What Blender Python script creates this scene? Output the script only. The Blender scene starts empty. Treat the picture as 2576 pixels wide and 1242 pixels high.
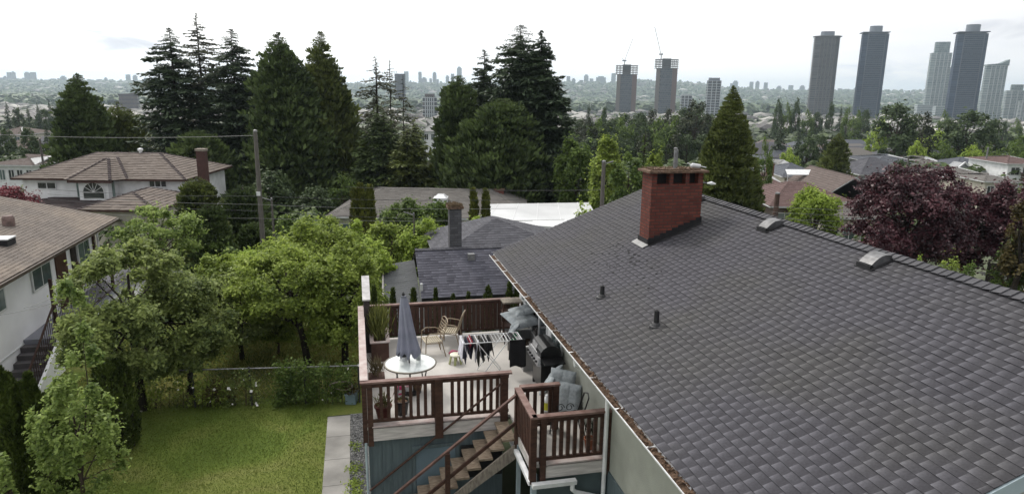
import bpy, math, random
import numpy as np
from mathutils import Vector, Matrix
rnd = random.Random(7)
RG = np.random.default_rng(11)
SC = bpy.context.scene
COL = SC.collection
rad = math.radians
# ------------------------------------------------------------------ camera model (pixel frame 2576 x 1242)
CAMZ, PITCH, ROLL, FPX = 9.4, rad(13.0), rad(0.8), 1717.0
_f = Vector((0, math.cos(PITCH), -math.sin(PITCH))); _u0 = Vector((0, math.sin(PITCH), math.cos(PITCH))); _r0 = Vector((1, 0, 0))
_r = _r0*math.cos(ROLL)+_u0*math.sin(ROLL); _u = -_r0*math.sin(ROLL)+_u0*math.cos(ROLL)
CAM = Vector((0, 0, CAMZ))
def ray(u, v): return _f+_r*((u-1288)/FPX)-_u*((v-621)/FPX)
def at_y(u, v, y):
    d = ray(u, v); return CAM+d*(y/d.y)
def at_z(u, v, z):
    d = ray(u, v); return CAM+d*((z-CAMZ)/d.z)
A13 = rad(13.0)
SD = Vector((-math.sin(A13), math.cos(A13), 0)); TD = Vector((math.cos(A13), math.sin(A13), 0))
def H(t, s, z=0.0): return TD*t+SD*s+Vector((0, 0, z))      # frame of the house lots: t across, s along the eaves
# ------------------------------------------------------------------ terrain height
_PY = [-400, 22, 40, 90, 150, 400, 1000, 1300, 2500, 3200, 5000, 5600, 9000]
_PZ = [0, 0, -1.3, -5.0, -9.0, -22, -34, -37, -50, -40, 0, -40, -250]
_CU = [-600, 0, 120, 350, 600, 1050, 1180, 1430, 1560, 1600, 1680, 1760, 1830, 1950, 2060, 2300, 2576, 3200]
_CV = [203, 205, 206, 209, 216, 213, 214, 212, 212, 207, 208, 214, 225, 230, 232, 233, 236, 240]
_CA = []; _CZ = []
for uu, vv in zip(_CU, _CV):
    p = at_y(uu, vv, 5000.0); _CA.append(p.x/5000.0); _CZ.append(p.z)
def ground(x, y):
    z = float(np.interp(y, _PY, _PZ))
    if y > 2500:
        c = float(np.interp(x/y, _CA, _CZ)); w = min(1.0, max(0.0, (y-2500)/2500.0)); z += c*w*w*(3-2*w)
    return z
# ------------------------------------------------------------------ materials
MATS = {}
def nd(nt, t, **k):
    n = nt.nodes.new(t)
    for a, b in k.items(): setattr(n, a, b)
    return n
def mat(name, col, rough=0.7, var=0.25, scale=3.0, bump=0.0, bscale=40.0, metal=0.0, col2=None, thr=(0.35, 0.7), island=0.0, spec=0.3, stretch=None, emit=None, coat=0.0, detail=6.0):
    if name in MATS: return MATS[name]
    m = bpy.data.materials.new(name); m.use_nodes = True; nt = m.node_tree; L = nt.links
    b = nt.nodes['Principled BSDF']; b.inputs['Roughness'].default_value = rough; b.inputs['Metallic'].default_value = metal
    b.inputs['Specular IOR Level'].default_value = spec; b.inputs['Coat Weight'].default_value = coat
    tc = nd(nt, 'ShaderNodeTexCoord'); mp = nd(nt, 'ShaderNodeMapping'); L.new(tc.outputs['Object'], mp.inputs[0])
    if stretch: mp.inputs['Scale'].default_value = stretch
    n = nd(nt, 'ShaderNodeTexNoise'); n.inputs['Scale'].default_value = scale; n.inputs['Detail'].default_value = detail; L.new(mp.outputs[0], n.inputs[0])
    cr = nd(nt, 'ShaderNodeValToRGB'); c = list(col)+[1]
    d = [x*(1-var) for x in col]+[1]; e = (list(col2)+[1]) if col2 else [min(1, x*(1+var)) for x in col]+[1]
    cr.color_ramp.elements[0].position = thr[0]; cr.color_ramp.elements[0].color = d if not col2 else c
    cr.color_ramp.elements[1].position = thr[1]; cr.color_ramp.elements[1].color = e
    L.new(n.outputs['Fac'], cr.inputs[0]); out = cr.outputs[0]
    if island > 0:
        g = nd(nt, 'ShaderNodeNewGeometry'); mr = nd(nt, 'ShaderNodeMapRange'); mr.inputs[3].default_value = 1-island; mr.inputs[4].default_value = 1+island
        L.new(g.outputs['Random Per Island'], mr.inputs[0]); mx = nd(nt, 'ShaderNodeVectorMath', operation='SCALE'); L.new(out, mx.inputs[0]); L.new(mr.outputs[0], mx.inputs['Scale']); out = mx.outputs[0]
    L.new(out, b.inputs['Base Color'])
    if bump > 0:
        n2 = nd(nt, 'ShaderNodeTexNoise'); n2.inputs['Scale'].default_value = bscale; n2.inputs['Detail'].default_value = 4; L.new(mp.outputs[0], n2.inputs[0])
        bp = nd(nt, 'ShaderNodeBump'); bp.inputs['Strength'].default_value = bump; bp.inputs['Distance'].default_value = 0.02; L.new(n2.outputs['Fac'], bp.inputs['Height']); L.new(bp.outputs[0], b.inputs['Normal'])
    if emit: b.inputs['Emission Color'].default_value = list(emit)+[1]; b.inputs['Emission Strength'].default_value = 1
    MATS[name] = m; return m
def leafmat(name, dark, light, trans=0.25, rough=0.55, clump=0.6, spec=0.25):
    if name in MATS: return MATS[name]
    m = bpy.data.materials.new(name); m.use_nodes = True; nt = m.node_tree; L = nt.links; b = nt.nodes['Principled BSDF']; o = nt.nodes['Material Output']
    b.inputs['Roughness'].default_value = rough; b.inputs['Specular IOR Level'].default_value = spec
    g = nd(nt, 'ShaderNodeNewGeometry'); tc = nd(nt, 'ShaderNodeTexCoord'); n = nd(nt, 'ShaderNodeTexNoise'); n.inputs['Scale'].default_value = clump; n.inputs['Detail'].default_value = 3
    L.new(tc.outputs['Object'], n.inputs[0])
    ma = nd(nt, 'ShaderNodeMath', operation='MULTIPLY_ADD'); L.new(n.outputs['Fac'], ma.inputs[0]); ma.inputs[1].default_value = 1.5; ma.inputs[2].default_value = -0.5
    mb = nd(nt, 'ShaderNodeMath', operation='MULTIPLY_ADD'); L.new(g.outputs['Random Per Island'], mb.inputs[0]); mb.inputs[1].default_value = 0.6; L.new(ma.outputs[0], mb.inputs[2])
    cr = nd(nt, 'ShaderNodeValToRGB'); cr.color_ramp.elements[0].position = 0.1; cr.color_ramp.elements[0].color = list(dark)+[1]; cr.color_ramp.elements[1].position = 0.95; cr.color_ramp.elements[1].color = list(light)+[1]
    L.new(mb.outputs[0], cr.inputs[0]); L.new(cr.outputs[0], b.inputs['Base Color'])
    if trans > 0:
        t = nd(nt, 'ShaderNodeBsdfTranslucent'); L.new(cr.outputs[0], t.inputs['Color']); mx = nd(nt, 'ShaderNodeMixShader'); mx.inputs[0].default_value = trans
        L.new(b.outputs[0], mx.inputs[1]); L.new(t.outputs[0], mx.inputs[2]); L.new(mx.outputs[0], o.inputs['Surface'])
    MATS[name] = m; return m
def glassmat(name, col=(0.03, 0.035, 0.04), rough=0.08, var=0.4):
    return mat(name, col, rough, var, 1.2, spec=0.8)
def brickmat(name, c1, c2, mortar, scale=1.0, bw=0.21, bh=0.075, ms=0.01, axis='xz'):
    if name in MATS: return MATS[name]
    m = bpy.data.materials.new(name); m.use_nodes = True; nt = m.node_tree; L = nt.links; b = nt.nodes['Principled BSDF']; b.inputs['Roughness'].default_value = 0.85; b.inputs['Specular IOR Level'].default_value = 0.2
    tc = nd(nt, 'ShaderNodeTexCoord'); sp = nd(nt, 'ShaderNodeSeparateXYZ'); L.new(tc.outputs['Object'], sp.inputs[0]); ad = nd(nt, 'ShaderNodeMath', operation='ADD'); L.new(sp.outputs[0], ad.inputs[0]); L.new(sp.outputs[1], ad.inputs[1])
    cb = nd(nt, 'ShaderNodeCombineXYZ'); L.new(ad.outputs[0], cb.inputs[0]); L.new(sp.outputs[2], cb.inputs[1])
    br = nd(nt, 'ShaderNodeTexBrick'); br.inputs['Scale'].default_value = scale; br.inputs['Color1'].default_value = list(c1)+[1]; br.inputs['Color2'].default_value = list(c2)+[1]; br.inputs['Mortar'].default_value = list(mortar)+[1]
    br.inputs['Mortar Size'].default_value = ms; br.inputs['Brick Width'].default_value = bw; br.inputs['Row Height'].default_value = bh; br.inputs['Mortar Smooth'].default_value = 0.3
    L.new(cb.outputs[0], br.inputs['Vector'])
    n = nd(nt, 'ShaderNodeTexNoise'); n.inputs['Scale'].default_value = 5; n.inputs['Detail'].default_value = 8; L.new(tc.outputs['Object'], n.inputs[0]); mr = nd(nt, 'ShaderNodeMapRange'); mr.inputs[3].default_value = 0.55; mr.inputs[4].default_value = 1.35; L.new(n.outputs['Fac'], mr.inputs[0])
    vm = nd(nt, 'ShaderNodeVectorMath', operation='SCALE'); L.new(br.outputs['Color'], vm.inputs[0]); L.new(mr.outputs[0], vm.inputs['Scale']); L.new(vm.outputs[0], b.inputs['Base Color'])
    bp = nd(nt, 'ShaderNodeBump'); bp.inputs['Strength'].default_value = 0.6; bp.inputs['Distance'].default_value = 0.01; bp.invert = True; L.new(br.outputs['Fac'], bp.inputs['Height']); L.new(bp.outputs[0], b.inputs['Normal'])
    MATS[name] = m; return m
def shinglemat(name, dark, light, patch=None, streak=0.5, island=0.45):
    """asphalt shingle: per-tab granule blend, paler towards one end of each tab, weathered patches"""
    if name in MATS: return MATS[name]
    m = bpy.data.materials.new(name); m.use_nodes = True; nt = m.node_tree; L = nt.links; b = nt.nodes['Principled BSDF']; b.inputs['Roughness'].default_value = 0.9; b.inputs['Specular IOR Level'].default_value = 0.25
    g = nd(nt, 'ShaderNodeNewGeometry'); tc = nd(nt, 'ShaderNodeTexCoord'); uv = nd(nt, 'ShaderNodeUVMap'); sp = nd(nt, 'ShaderNodeSeparateXYZ'); L.new(uv.outputs[0], sp.inputs[0])
    cr = nd(nt, 'ShaderNodeValToRGB'); cr.color_ramp.elements[0].position = 0.0; cr.color_ramp.elements[0].color = list(dark)+[1]; cr.color_ramp.elements[1].position = 1.0; cr.color_ramp.elements[1].color = list(light)+[1]
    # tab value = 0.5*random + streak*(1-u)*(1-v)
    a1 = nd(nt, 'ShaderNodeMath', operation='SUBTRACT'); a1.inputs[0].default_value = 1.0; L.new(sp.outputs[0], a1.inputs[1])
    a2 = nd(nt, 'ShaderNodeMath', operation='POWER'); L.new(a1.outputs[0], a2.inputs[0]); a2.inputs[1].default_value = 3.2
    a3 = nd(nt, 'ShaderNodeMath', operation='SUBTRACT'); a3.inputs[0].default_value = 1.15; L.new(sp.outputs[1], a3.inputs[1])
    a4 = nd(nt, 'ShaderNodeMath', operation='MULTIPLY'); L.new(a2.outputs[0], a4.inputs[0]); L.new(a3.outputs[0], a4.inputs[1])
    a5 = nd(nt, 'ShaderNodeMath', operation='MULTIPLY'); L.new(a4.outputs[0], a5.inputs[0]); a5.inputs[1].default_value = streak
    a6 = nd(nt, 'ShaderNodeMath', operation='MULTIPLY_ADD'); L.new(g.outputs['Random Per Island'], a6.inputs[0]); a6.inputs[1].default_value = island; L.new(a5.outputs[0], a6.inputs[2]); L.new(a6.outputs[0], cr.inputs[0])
    n = nd(nt, 'ShaderNodeTexNoise'); n.inputs['Scale'].default_value = 0.45; n.inputs['Detail'].default_value = 4; L.new(tc.outputs['Object'], n.inputs[0])
    c2 = nd(nt, 'ShaderNodeValToRGB'); c2.color_ramp.elements[0].position = 0.42; c2.color_ramp.elements[0].color = (1, 1, 1, 1); c2.color_ramp.elements[1].position = 0.68; c2.color_ramp.elements[1].color = list(patch or (1, 1, 1))+[1]; L.new(n.outputs['Fac'], c2.inputs[0])
    n3 = nd(nt, 'ShaderNodeTexNoise'); n3.inputs['Scale'].default_value = 34; n3.inputs['Detail'].default_value = 3; L.new(tc.outputs['Object'], n3.inputs[0]); mr = nd(nt, 'ShaderNodeMapRange'); mr.inputs[3].default_value = 0.62; mr.inputs[4].default_value = 1.38; L.new(n3.outputs['Fac'], mr.inputs[0])
    v1 = nd(nt, 'ShaderNodeVectorMath', operation='MULTIPLY'); L.new(cr.outputs[0], v1.inputs[0]); L.new(c2.outputs[0], v1.inputs[1])
    v2 = nd(nt, 'ShaderNodeVectorMath', operation='SCALE'); L.new(v1.outputs[0], v2.inputs[0]); L.new(mr.outputs[0], v2.inputs['Scale']); L.new(v2.outputs[0], b.inputs['Base Color'])
    MATS[name] = m; return m
# ------------------------------------------------------------------ mesh builder
class MB:
    def __init__(s): s.v = []; s.f = []; s.uv = None
    def add(s, vs, fs):
        n = len(s.v); s.v += [tuple(p) for p in vs]; s.f += [tuple(i+n for i in f) for f in fs]; return s
    def box(s, x0, x1, y0, y1, z0, z1):
        return s.add([(x0, y0, z0), (x1, y0, z0), (x1, y1, z0), (x0, y1, z0), (x0, y0, z1), (x1, y0, z1), (x1, y1, z1), (x0, y1, z1)], [(0, 3, 2, 1), (4, 5, 6, 7), (0, 1, 5, 4), (1, 2, 6, 5), (2, 3, 7, 6), (3, 0, 4, 7)])
    def beam(s, p, q, w, h, up=(0, 0, 1)):
        p = Vector(p); q = Vector(q); d = (q-p).normalized(); U = Vector(up)
        if abs(d.dot(U)) > 0.99: U = Vector((0, 1, 0))
        S = d.cross(U).normalized()*w/2; U2 = S.normalized().cross(d).normalized()*h/2
        vs = [p-S-U2, p+S-U2, p+S+U2, p-S+U2, q-S-U2, q+S-U2, q+S+U2, q-S+U2]
        return s.add(vs, [(0, 1, 2, 3), (7, 6, 5, 4), (0, 4, 5, 1), (1, 5, 6, 2), (2, 6, 7, 3), (3, 7, 4, 0)])
    def tube(s, pts, r, n=8, cap=True):
        pts = [Vector(p) for p in pts]; rs = r if isinstance(r, (list, tuple)) else [r]*len(pts); base = len(s.v); ref = None
        for i, p in enumerate(pts):
            d = (pts[min(i+1, len(pts)-1)]-pts[max(i-1, 0)]).normalized()
            if ref is None: ref = d.orthogonal().normalized()
            ref = (ref-d*ref.dot(d)); ref = ref.normalized() if ref.length > 1e-6 else d.orthogonal().normalized(); b = d.cross(ref)
            for k in range(n):
                a = 2*math.pi*k/n; s.v.append(tuple(p+(ref*math.cos(a)+b*math.sin(a))*rs[i]))
        for i in range(len(pts)-1):
            for k in range(n):
                k2 = (k+1) % n; s.f.append((base+i*n+k, base+i*n+k2, base+(i+1)*n+k2, base+(i+1)*n+k))
        if cap: s.f.append(tuple(base+k for k in range(n))[::-1]); s.f.append(tuple(base+(len(pts)-1)*n+k for k in range(n)))
        return s
    def lathe(s, prof, n=20, c=(0, 0, 0), cap=True):
        base = len(s.v)
        for r, z in prof:
            for k in range(n):
                a = 2*math.pi*k/n; s.v.append((c[0]+r*math.cos(a), c[1]+r*math.sin(a), c[2]+z))
        for i in range(len(prof)-1):
            for k in range(n):
                k2 = (k+1) % n; s.f.append((base+i*n+k, base+i*n+k2, base+(i+1)*n+k2, base+(i+1)*n+k))
        if cap and prof[0][0] > 1e-4: s.f.append(tuple(base+k for k in range(n))[::-1])
        if cap and prof[-1][0] > 1e-4: s.f.append(tuple(base+(len(prof)-1)*n+k for k in range(n)))
        return s
    def prism(s, poly, d):
        poly = [Vector(p) for p in poly]; d = Vector(d); n = len(poly)
        return s.add(poly+[p+d for p in poly], [tuple(range(n))[::-1], tuple(range(n, 2*n))]+[(i, (i+1) % n, n+(i+1) % n, n+i) for i in range(n)])
    def build(s, name, m, parent=None, smooth=False, label=None, loc=None):
        me = bpy.data.meshes.new(name); me.from_pydata(s.v, [], s.f); me.materials.append(m)
        if s.uv is not None:
            l = me.uv_layers.new(name='UVMap'); l.data.foreach_set('uv', np.array(s.uv, dtype=np.float32).ravel())
        if smooth: me.polygons.foreach_set('use_smooth', [True]*len(me.polygons))
        me.update(); o = bpy.data.objects.new(name, me); COL.objects.link(o)
        if parent is not None: o.parent = parent
        if loc is not None: o.location = loc
        if label: o['label'] = label
        return o
def bevel(o, w=0.01, seg=2):
    m = o.modifiers.new('bevel', 'BEVEL'); m.width = w; m.segments = seg; m.limit_method = 'ANGLE'; return o
def tag(o, label=None, cat=None, group=None, kind=None):
    if label: o['label'] = label
    if cat: o['category'] = cat
    if group: o['group'] = group
    if kind: o['kind'] = kind
    return o
def thing(name, label, cat, loc, rz=0.0, group=None):
    o = bpy.data.objects.new(name, None); COL.objects.link(o); o.location = loc; o.rotation_euler = (0, 0, rz); o.empty_display_size = 0.2
    return tag(o, label, cat, group)
def lot(name, label, cat, t, s, z=0.0, group=None, rz=0.0): return thing(name, label, cat, H(t, s, z), A13+rz, group)
def dup(root, loc, rz=0.0, label=None, group=None, scale=None):
    r = root.copy(); COL.objects.link(r); r.location = loc; r.rotation_euler = (0, 0, rz)
    if scale is not None: r.scale = scale
    if label: r['label'] = label
    if group: r['group'] = group
    for ch in root.children:
        c = ch.copy(); COL.objects.link(c); c.parent = r
        for g in ch.children:
            d = g.copy(); COL.objects.link(d); d.parent = c
    return r
def npmesh(name, V, nper, m, parent=None, smooth=False):
    """V: (faces*nper, 3), faces do not share vertices"""
    me = bpy.data.meshes.new(name); nv = len(V); nf = nv//nper
    me.vertices.add(nv); me.vertices.foreach_set('co', np.ascontiguousarray(V, dtype=np.float32).ravel())
    me.loops.add(nv); me.loops.foreach_set('vertex_index', np.arange(nv, dtype=np.int32)); me.polygons.add(nf)
    me.polygons.foreach_set('loop_start', np.arange(0, nv, nper, dtype=np.int32))
    me.update(calc_edges=True); me.materials.append(m)
    o = bpy.data.objects.new(name, me); COL.objects.link(o)
    if parent is not None: o.parent = parent
    return o
def unit(a): return a/np.maximum(np.linalg.norm(a, axis=1, keepdims=True), 1e-9)
def leaves(C, N, size, aspect=0.6, rg=None):
    """rhombic folded leaves at C facing N"""
    rg = rg or RG; n = len(C); T = unit(np.cross(N, rg.normal(size=(n, 3)))); B = np.cross(N, T)
    s = (size*rg.uniform(0.35, 1.5, n))[:, None]
    V = np.empty((n, 4, 3)); V[:, 0] = C-T*s*0.5; V[:, 1] = C+B*s*aspect*0.5+N*s*0.12; V[:, 2] = C+T*s*0.5-N*s*0.1; V[:, 3] = C-B*s*aspect*0.5+N*s*0.12
    return V.reshape(-1, 3)
def fronds(P, D, B, ln, wd):
    n = len(P); V = np.empty((n, 4, 3)); ln = ln[:, None]; wd = wd[:, None]
    V[:, 0] = P; V[:, 1] = P+D*ln*0.45+B*wd*0.5; V[:, 2] = P+D*ln; V[:, 3] = P+D*ln*0.45-B*wd*0.5
    return V.reshape(-1, 3)
# ------------------------------------------------------------------ shingled roof faces
def shingles(mb, EL, ER, TR, TL, course, tab, lift=0.018, rg=None, jit=0.25, seg=3, flat=False, stag=False):
    rg = rg or rnd; EL, ER, TR, TL = map(Vector, (EL, ER, TR, TL))
    if mb.uv is None: mb.uv = []
    nrm = (ER-EL).cross(TL-EL).normalized()
    if nrm.z < 0: nrm = -nrm
    slope = ((TL+TR)/2-(EL+ER)/2).length; rows = max(2, int(slope/course))
    for i in range(rows):
        f0 = i/rows; f1 = (i+1.25)/rows if i < rows-1 else 1.0
        a0 = EL.lerp(TL, f0); b0 = ER.lerp(TR, f0); a1 = EL.lerp(TL, f1); b1 = ER.lerp(TR, f1); W = (b0-a0).length
        if W < 0.05: continue
        us = [0.0]; off = rg.random()*tab if not stag else tab*((i*.5+.08*rg.random()) % 1.0)
        x = off
        while x < W-0.04:
            if x > 0.04: us.append(x/W)
            x += tab*(1+rg.uniform(-jit, jit))
        us.append(1.0)
        for k in range(len(us)-1):
            u0, u1 = us[k], us[k+1]; h0 = lift*rg.uniform(0.7, 1.3); h1 = lift*rg.uniform(0.35, 0.8) if not flat else h0; n = len(mb.v); sg = seg if not flat else 1
            for j in range(sg+1):
                w = j/sg; u = u0+(u1-u0)*w; hh = h0+(h1-h0)*w
                lo = a0.lerp(b0, u); hi = a1.lerp(b1, min(1, max(0, u)))
                mb.v += [tuple(lo+nrm*0.0), tuple(lo+nrm*hh), tuple(hi+nrm*0.002)]
            for j in range(sg):
                q = n+3*j; mb.f += [(q, q+3, q+4, q+1), (q+1, q+4, q+5, q+2)]; w0 = j/sg; w1 = (j+1)/sg
                mb.uv += [(w0, 0.6), (w1, 0.6), (w1, 0.6), (w0, 0.6), (w0, 0), (w1, 0), (w1, 1), (w0, 1)]
            mb.f += [(n, n+1, n+2), (n+3*sg, n+3*sg+2, n+3*sg+1)]; mb.uv += [(1, 1)]*6
    return mb
def caps(mb, P, Q, step, half, drop, th=0.02, rg=None):
    """overlapping ridge or hip cap pieces folded over the line P-Q"""
    rg = rg or rnd; P = Vector(P); Q = Vector(Q); d = (Q-P); n = max(1, int(d.length/step)); S = d.normalized().cross(Vector((0, 0, 1))).normalized()
    if mb.uv is None: mb.uv = []
    for i in range(n):
        a = P+d*(i/n); b = P+d*((i+1.15)/n); l1 = th*rg.uniform(0.9, 1.4)
        up = Vector((0, 0, 1)); k = len(mb.v)
        for p, l in ((a, l1+0.012), (b, 0.012)):
            mb.v += [tuple(p-S*half+up*(l-drop)), tuple(p+up*l), tuple(p+S*half+up*(l-drop))]
        mb.v += [tuple(a-S*half-up*drop), tuple(a), tuple(a+S*half-up*drop)]
        mb.f += [(k, k+1, k+4, k+3), (k+1, k+2, k+5, k+4), (k+6, k+7, k+1, k), (k+7, k+8, k+2, k+1)]; mb.uv += [(0.4, 0.2)]*16
    return mb
ORG = {}
def lotthing(name, label, cat, t, s, z=0.0, group=None):
    o = lot(name, label, cat, t, s, z, group); ORG[o.name] = (t, s, z); return o
def fin(mb, name, m, parent, smooth=False, label=None):
    t, s, z = ORG[parent.name]; mb.v = [(a-t, b-s, c-z) for a, b, c in mb.v]
    o = mb.build(name, m, parent, smooth, label); ORG[o.name] = (t, s, z); return o
# ---- materials of the near lot
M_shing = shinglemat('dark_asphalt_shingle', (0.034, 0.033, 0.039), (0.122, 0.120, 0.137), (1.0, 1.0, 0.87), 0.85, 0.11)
M_stucco = mat('pale_stucco', (0.305, 0.315, 0.275), 0.9, 0.08, 2.5, bump=0.5, bscale=60)
M_teal = mat('teal_siding_paint', (0.092, 0.122, 0.132), 0.7, 0.15, 3, bump=0.1, bscale=20, stretch=(8, 8, .6))
M_white = mat('white_paint', (0.62, 0.63, 0.64), 0.5, 0.12, 5)
M_gutterw = mat('white_gutter_metal', (0.72, 0.73, 0.74), 0.4, 0.1, 6)
M_fascia = mat('pale_blue_fascia', (0.33, 0.40, 0.43), 0.6, 0.1, 4)
M_debris = mat('brown_leaf_litter', (0.05, 0.028, 0.016), 0.95, 0.5, 30, col2=(0.14, 0.09, 0.06))
M_brick = brickmat('red_brick', (0.185, 0.055, 0.040), (0.115, 0.034, 0.027), (0.085, 0.045, 0.038), ms=.016)
M_flash = mat('black_flashing', (0.018, 0.018, 0.02), 0.7, 0.3, 8)
M_conc = mat('chimney_cap_concrete', (0.13, 0.085, 0.06), 0.95, 0.4, 12, bump=0.8, bscale=30)
M_galv = mat('galvanised_metal', (0.21, 0.21, 0.215), 0.5, 0.3, 10, metal=0.3)
M_black = mat('black_plastic', (0.012, 0.012, 0.014), 0.45, 0.3, 8, spec=0.5)
M_stain = mat('red_brown_stain', (0.056, 0.027, 0.019), 0.6, 0.35, 6, stretch=(1, 1, 3), bump=0.15, bscale=40)
M_cap = mat('weathered_rail_cap', (0.115, 0.060, 0.05), 0.65, 0.3, 5, col2=(0.24, 0.165, 0.145), bump=0.15)
M_capg = mat('bleached_rail_cap', (0.33, 0.25, 0.235), 0.7, 0.25, 5, col2=(0.46, 0.41, 0.39), bump=0.2)
M_deckf = mat('deck_vinyl_floor', (0.44, 0.42, 0.395), 0.7, 0.17, 1.1, bump=0.15, bscale=120)
M_deckb = mat('whitewashed_board', (0.50, 0.47, 0.45), 0.8, 0.2, 3, stretch=(1, 1, 8), bump=0.2)
M_tread = mat('weathered_tread_timber', (0.16, 0.12, 0.085), 0.85, 0.35, 9, col2=(0.30, 0.24, 0.18), stretch=(1, 4, 4), bump=0.3)
M_string = mat('grey_stringer_timber', (0.24, 0.21, 0.175), 0.85, 0.3, 8, stretch=(3, 3, 1), bump=0.2)
M_dark = mat('deep_interior', (0.02, 0.02, 0.021), 0.9, 0.2)
M_glass = glassmat('window_glass_dark')
M_glassg = glassmat('window_glass_reflecting', (0.10, 0.14, 0.14), 0.15)
# ------------------------------------------------------------------ main house
hs = lotthing('house', 'near house with a big dark grey shingled roof, stucco wall and red brick chimney', 'house', 8.8, 11.8, 0)
ZE, ZR, TE, TR_, S0, S1 = 4.8, 6.75, 3.8, 8.8, 4.77, 18.8
k_ = (ZR-ZE)/(TR_-TE)
def rz_(t): return ZE+(min(t, 2*TR_-t)-TE)*k_
roof = MB(); roof.prism([(TE+.03, S0+.02, ZE-.13), (TR_, S0+.02, ZR-.13), (2*TR_-TE-.03, S0+.02, ZE-.13), (2*TR_-TE-.03, S0+.02, ZE-.02), (TR_, S0+.02, ZR-.02), (TE+.03, S0+.02, ZE-.02)], (0, S1-S0-.04, 0))
o_roof = fin(roof, 'roof', M_flash, hs)
sh = MB(); shingles(sh, (TE-.03, S1, ZE), (TE-.03, S0, ZE), (TR_, S0, ZR), (TR_, S1, ZR), 0.13, 0.20, 0.017, jit=.14, stag=True)
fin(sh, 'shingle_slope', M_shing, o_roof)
sh = MB(); shingles(sh, (2*TR_-TE, S0, ZE), (2*TR_-TE, S1, ZE), (TR_, S1, ZR), (TR_, S0, ZR), 0.143, 0.29, 0.016)
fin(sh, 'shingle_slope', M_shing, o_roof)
cp = MB(); caps(cp, (TR_, S0, ZR+.022), (TR_, S1, ZR+.022), 0.15, 0.16, 0.062, 0.02)
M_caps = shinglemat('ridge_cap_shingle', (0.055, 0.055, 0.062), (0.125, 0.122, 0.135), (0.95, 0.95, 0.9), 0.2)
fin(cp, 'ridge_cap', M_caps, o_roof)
fb = MB()
for s_ in (S0-.02, S1+.005):
    fb = MB(); fb.prism([(TE, s_, ZE-.19), (TR_, s_, ZR-.19), (2*TR_-TE, s_, ZE-.19), (2*TR_-TE, s_, ZE-.006), (TR_, s_, ZR-.006), (TE, s_, ZE-.006)], (0, .035, 0)); fin(fb, 'rake_board', M_fascia, o_roof)
ef = MB().box(TE+.0, TE+.028, S0+.05, S1-.03, ZE-.2, ZE-.03); ef.box(2*TR_-TE-.028, 2*TR_-TE, S0+.05, S1-.03, ZE-.2, ZE-.03); fin(ef, 'eave_board', M_white, o_roof)
so = MB().box(TE+.03, 4.49, S0+.06, S1-.06, ZE-.2, ZE-.18); fin(so, 'soffit', M_white, o_roof)
# gutter
g = MB(); prof = [(0, 0), (0, -.10), (-.03, -.11), (-.07, -.11), (-.135, -.05), (-.14, -.02), (-.13, -.02), (-.122, -.05), (-.07, -.098), (-.03, -.098), (-.01, -.09), (-.008, 0)]
g.prism([(TE-.002+a, S0+.02, ZE-.03+b) for a, b in prof], (0, S1-S0-.04, 0)); gut = fin(g, 'gutter', M_gutterw, hs)
db = MB()
for i in range(1400):
    s_ = rnd.uniform(S0+.1, S1-4) if rnd.random() < .8 else rnd.uniform(S0, S1-.1); t_ = TE-.06+rnd.uniform(-.06, .05); z_ = ZE-.085+rnd.uniform(0, .07); q = rnd.uniform(.02, .05); a = rnd.uniform(0, 3)
    dx, dy = math.cos(a)*q, math.sin(a)*q
    db.add([(t_-dx, s_-dy, z_), (t_+dy*.4, s_-dx*.4, z_+rnd.uniform(0, .02)), (t_+dx, s_+dy, z_+rnd.uniform(-.01, .02)), (t_-dy*.4, s_+dx*.4, z_)], [(0, 1, 2, 3)])
db.box(TE-.112, TE-.012, S0+.1, S1-.1, ZE-.10, ZE-.066); fin(db, 'leaf_litter', M_debris, gut)
for i in range(12): fin(MB().box(TE-.135, TE+.0, S0+.6+i*1.15, S0+.63+i*1.15, ZE-.048, ZE-.04), 'gutter_strap', M_gutterw, gut)

# walls
w = MB(); w.box(4.5, 4.65, 5.3, 18.25, 2.35, ZE-.14); w.box(13.0, 13.1, 5.3, 18.25, 0, ZE-.14)
for s_ in (5.3, 18.1): w.prism([(4.65, s_, 0), (12.99, s_, 0), (12.99, s_, ZE-.1), (8.8, s_, ZR-.22), (4.65, s_, ZE-.1)], (0, .15, 0))
fin(w, 'stucco_wall', M_stucco, hs)
fin(MB().box(4.47, 4.649, 5.29, 18.26, 0, 2.345), 'basement_wall', M_teal, hs)
# wall openings facing the deck
def window(par, t, s0, s1, z0, z1, n=2, glass=M_glassg, name='window', face=-1, fr=M_white, fw=.05):
    f = MB(); g = MB(); d = .05*face
    f.box(min(t, t+d), max(t, t+d), s0, s0+fw, z0, z1).box(min(t, t+d), max(t, t+d), s1-fw, s1, z0, z1).box(min(t, t+d), max(t, t+d), s0+fw, s1-fw, z1-fw, z1).box(min(t, t+d)-.02, max(t, t+d)+.0, s0+fw, s1-fw, z0, z0+fw)
    for i in range(1, n): x = s0+(s1-s0)*i/n; f.box(min(t, t+d*.8), max(t, t+d*.8), x-.025, x+.025, z0+fw, z1-fw)
    g.box(min(t, t+d*.3), max(t, t+d*.3), s0+fw, s1-fw, z0+fw, z1-fw)
    o = fin(f, name, fr, par); fin(g, 'pane', glass, o); return o
window(hs, 4.5, 17.25, 18.05, 3.55, 4.5, 2); window(hs, 4.5, 15.35, 16.95, 2.62, 4.6, 2, M_glass, 'patio_door'); window(hs, 4.5, 14.15, 15.0, 3.3, 4.5, 2)
for a_, b_ in ((18.06, 18.27), (17.05, 17.2), (15.05, 15.3)): fin(MB().box(4.46, 4.498, a_, b_, 2.6, ZE-.2), 'white_trim', M_white, hs)
fin(MB().box(4.44, 4.5, 13.45, 13.62, 3.95, 4.2), 'wall_vent', M_string, hs)
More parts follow.
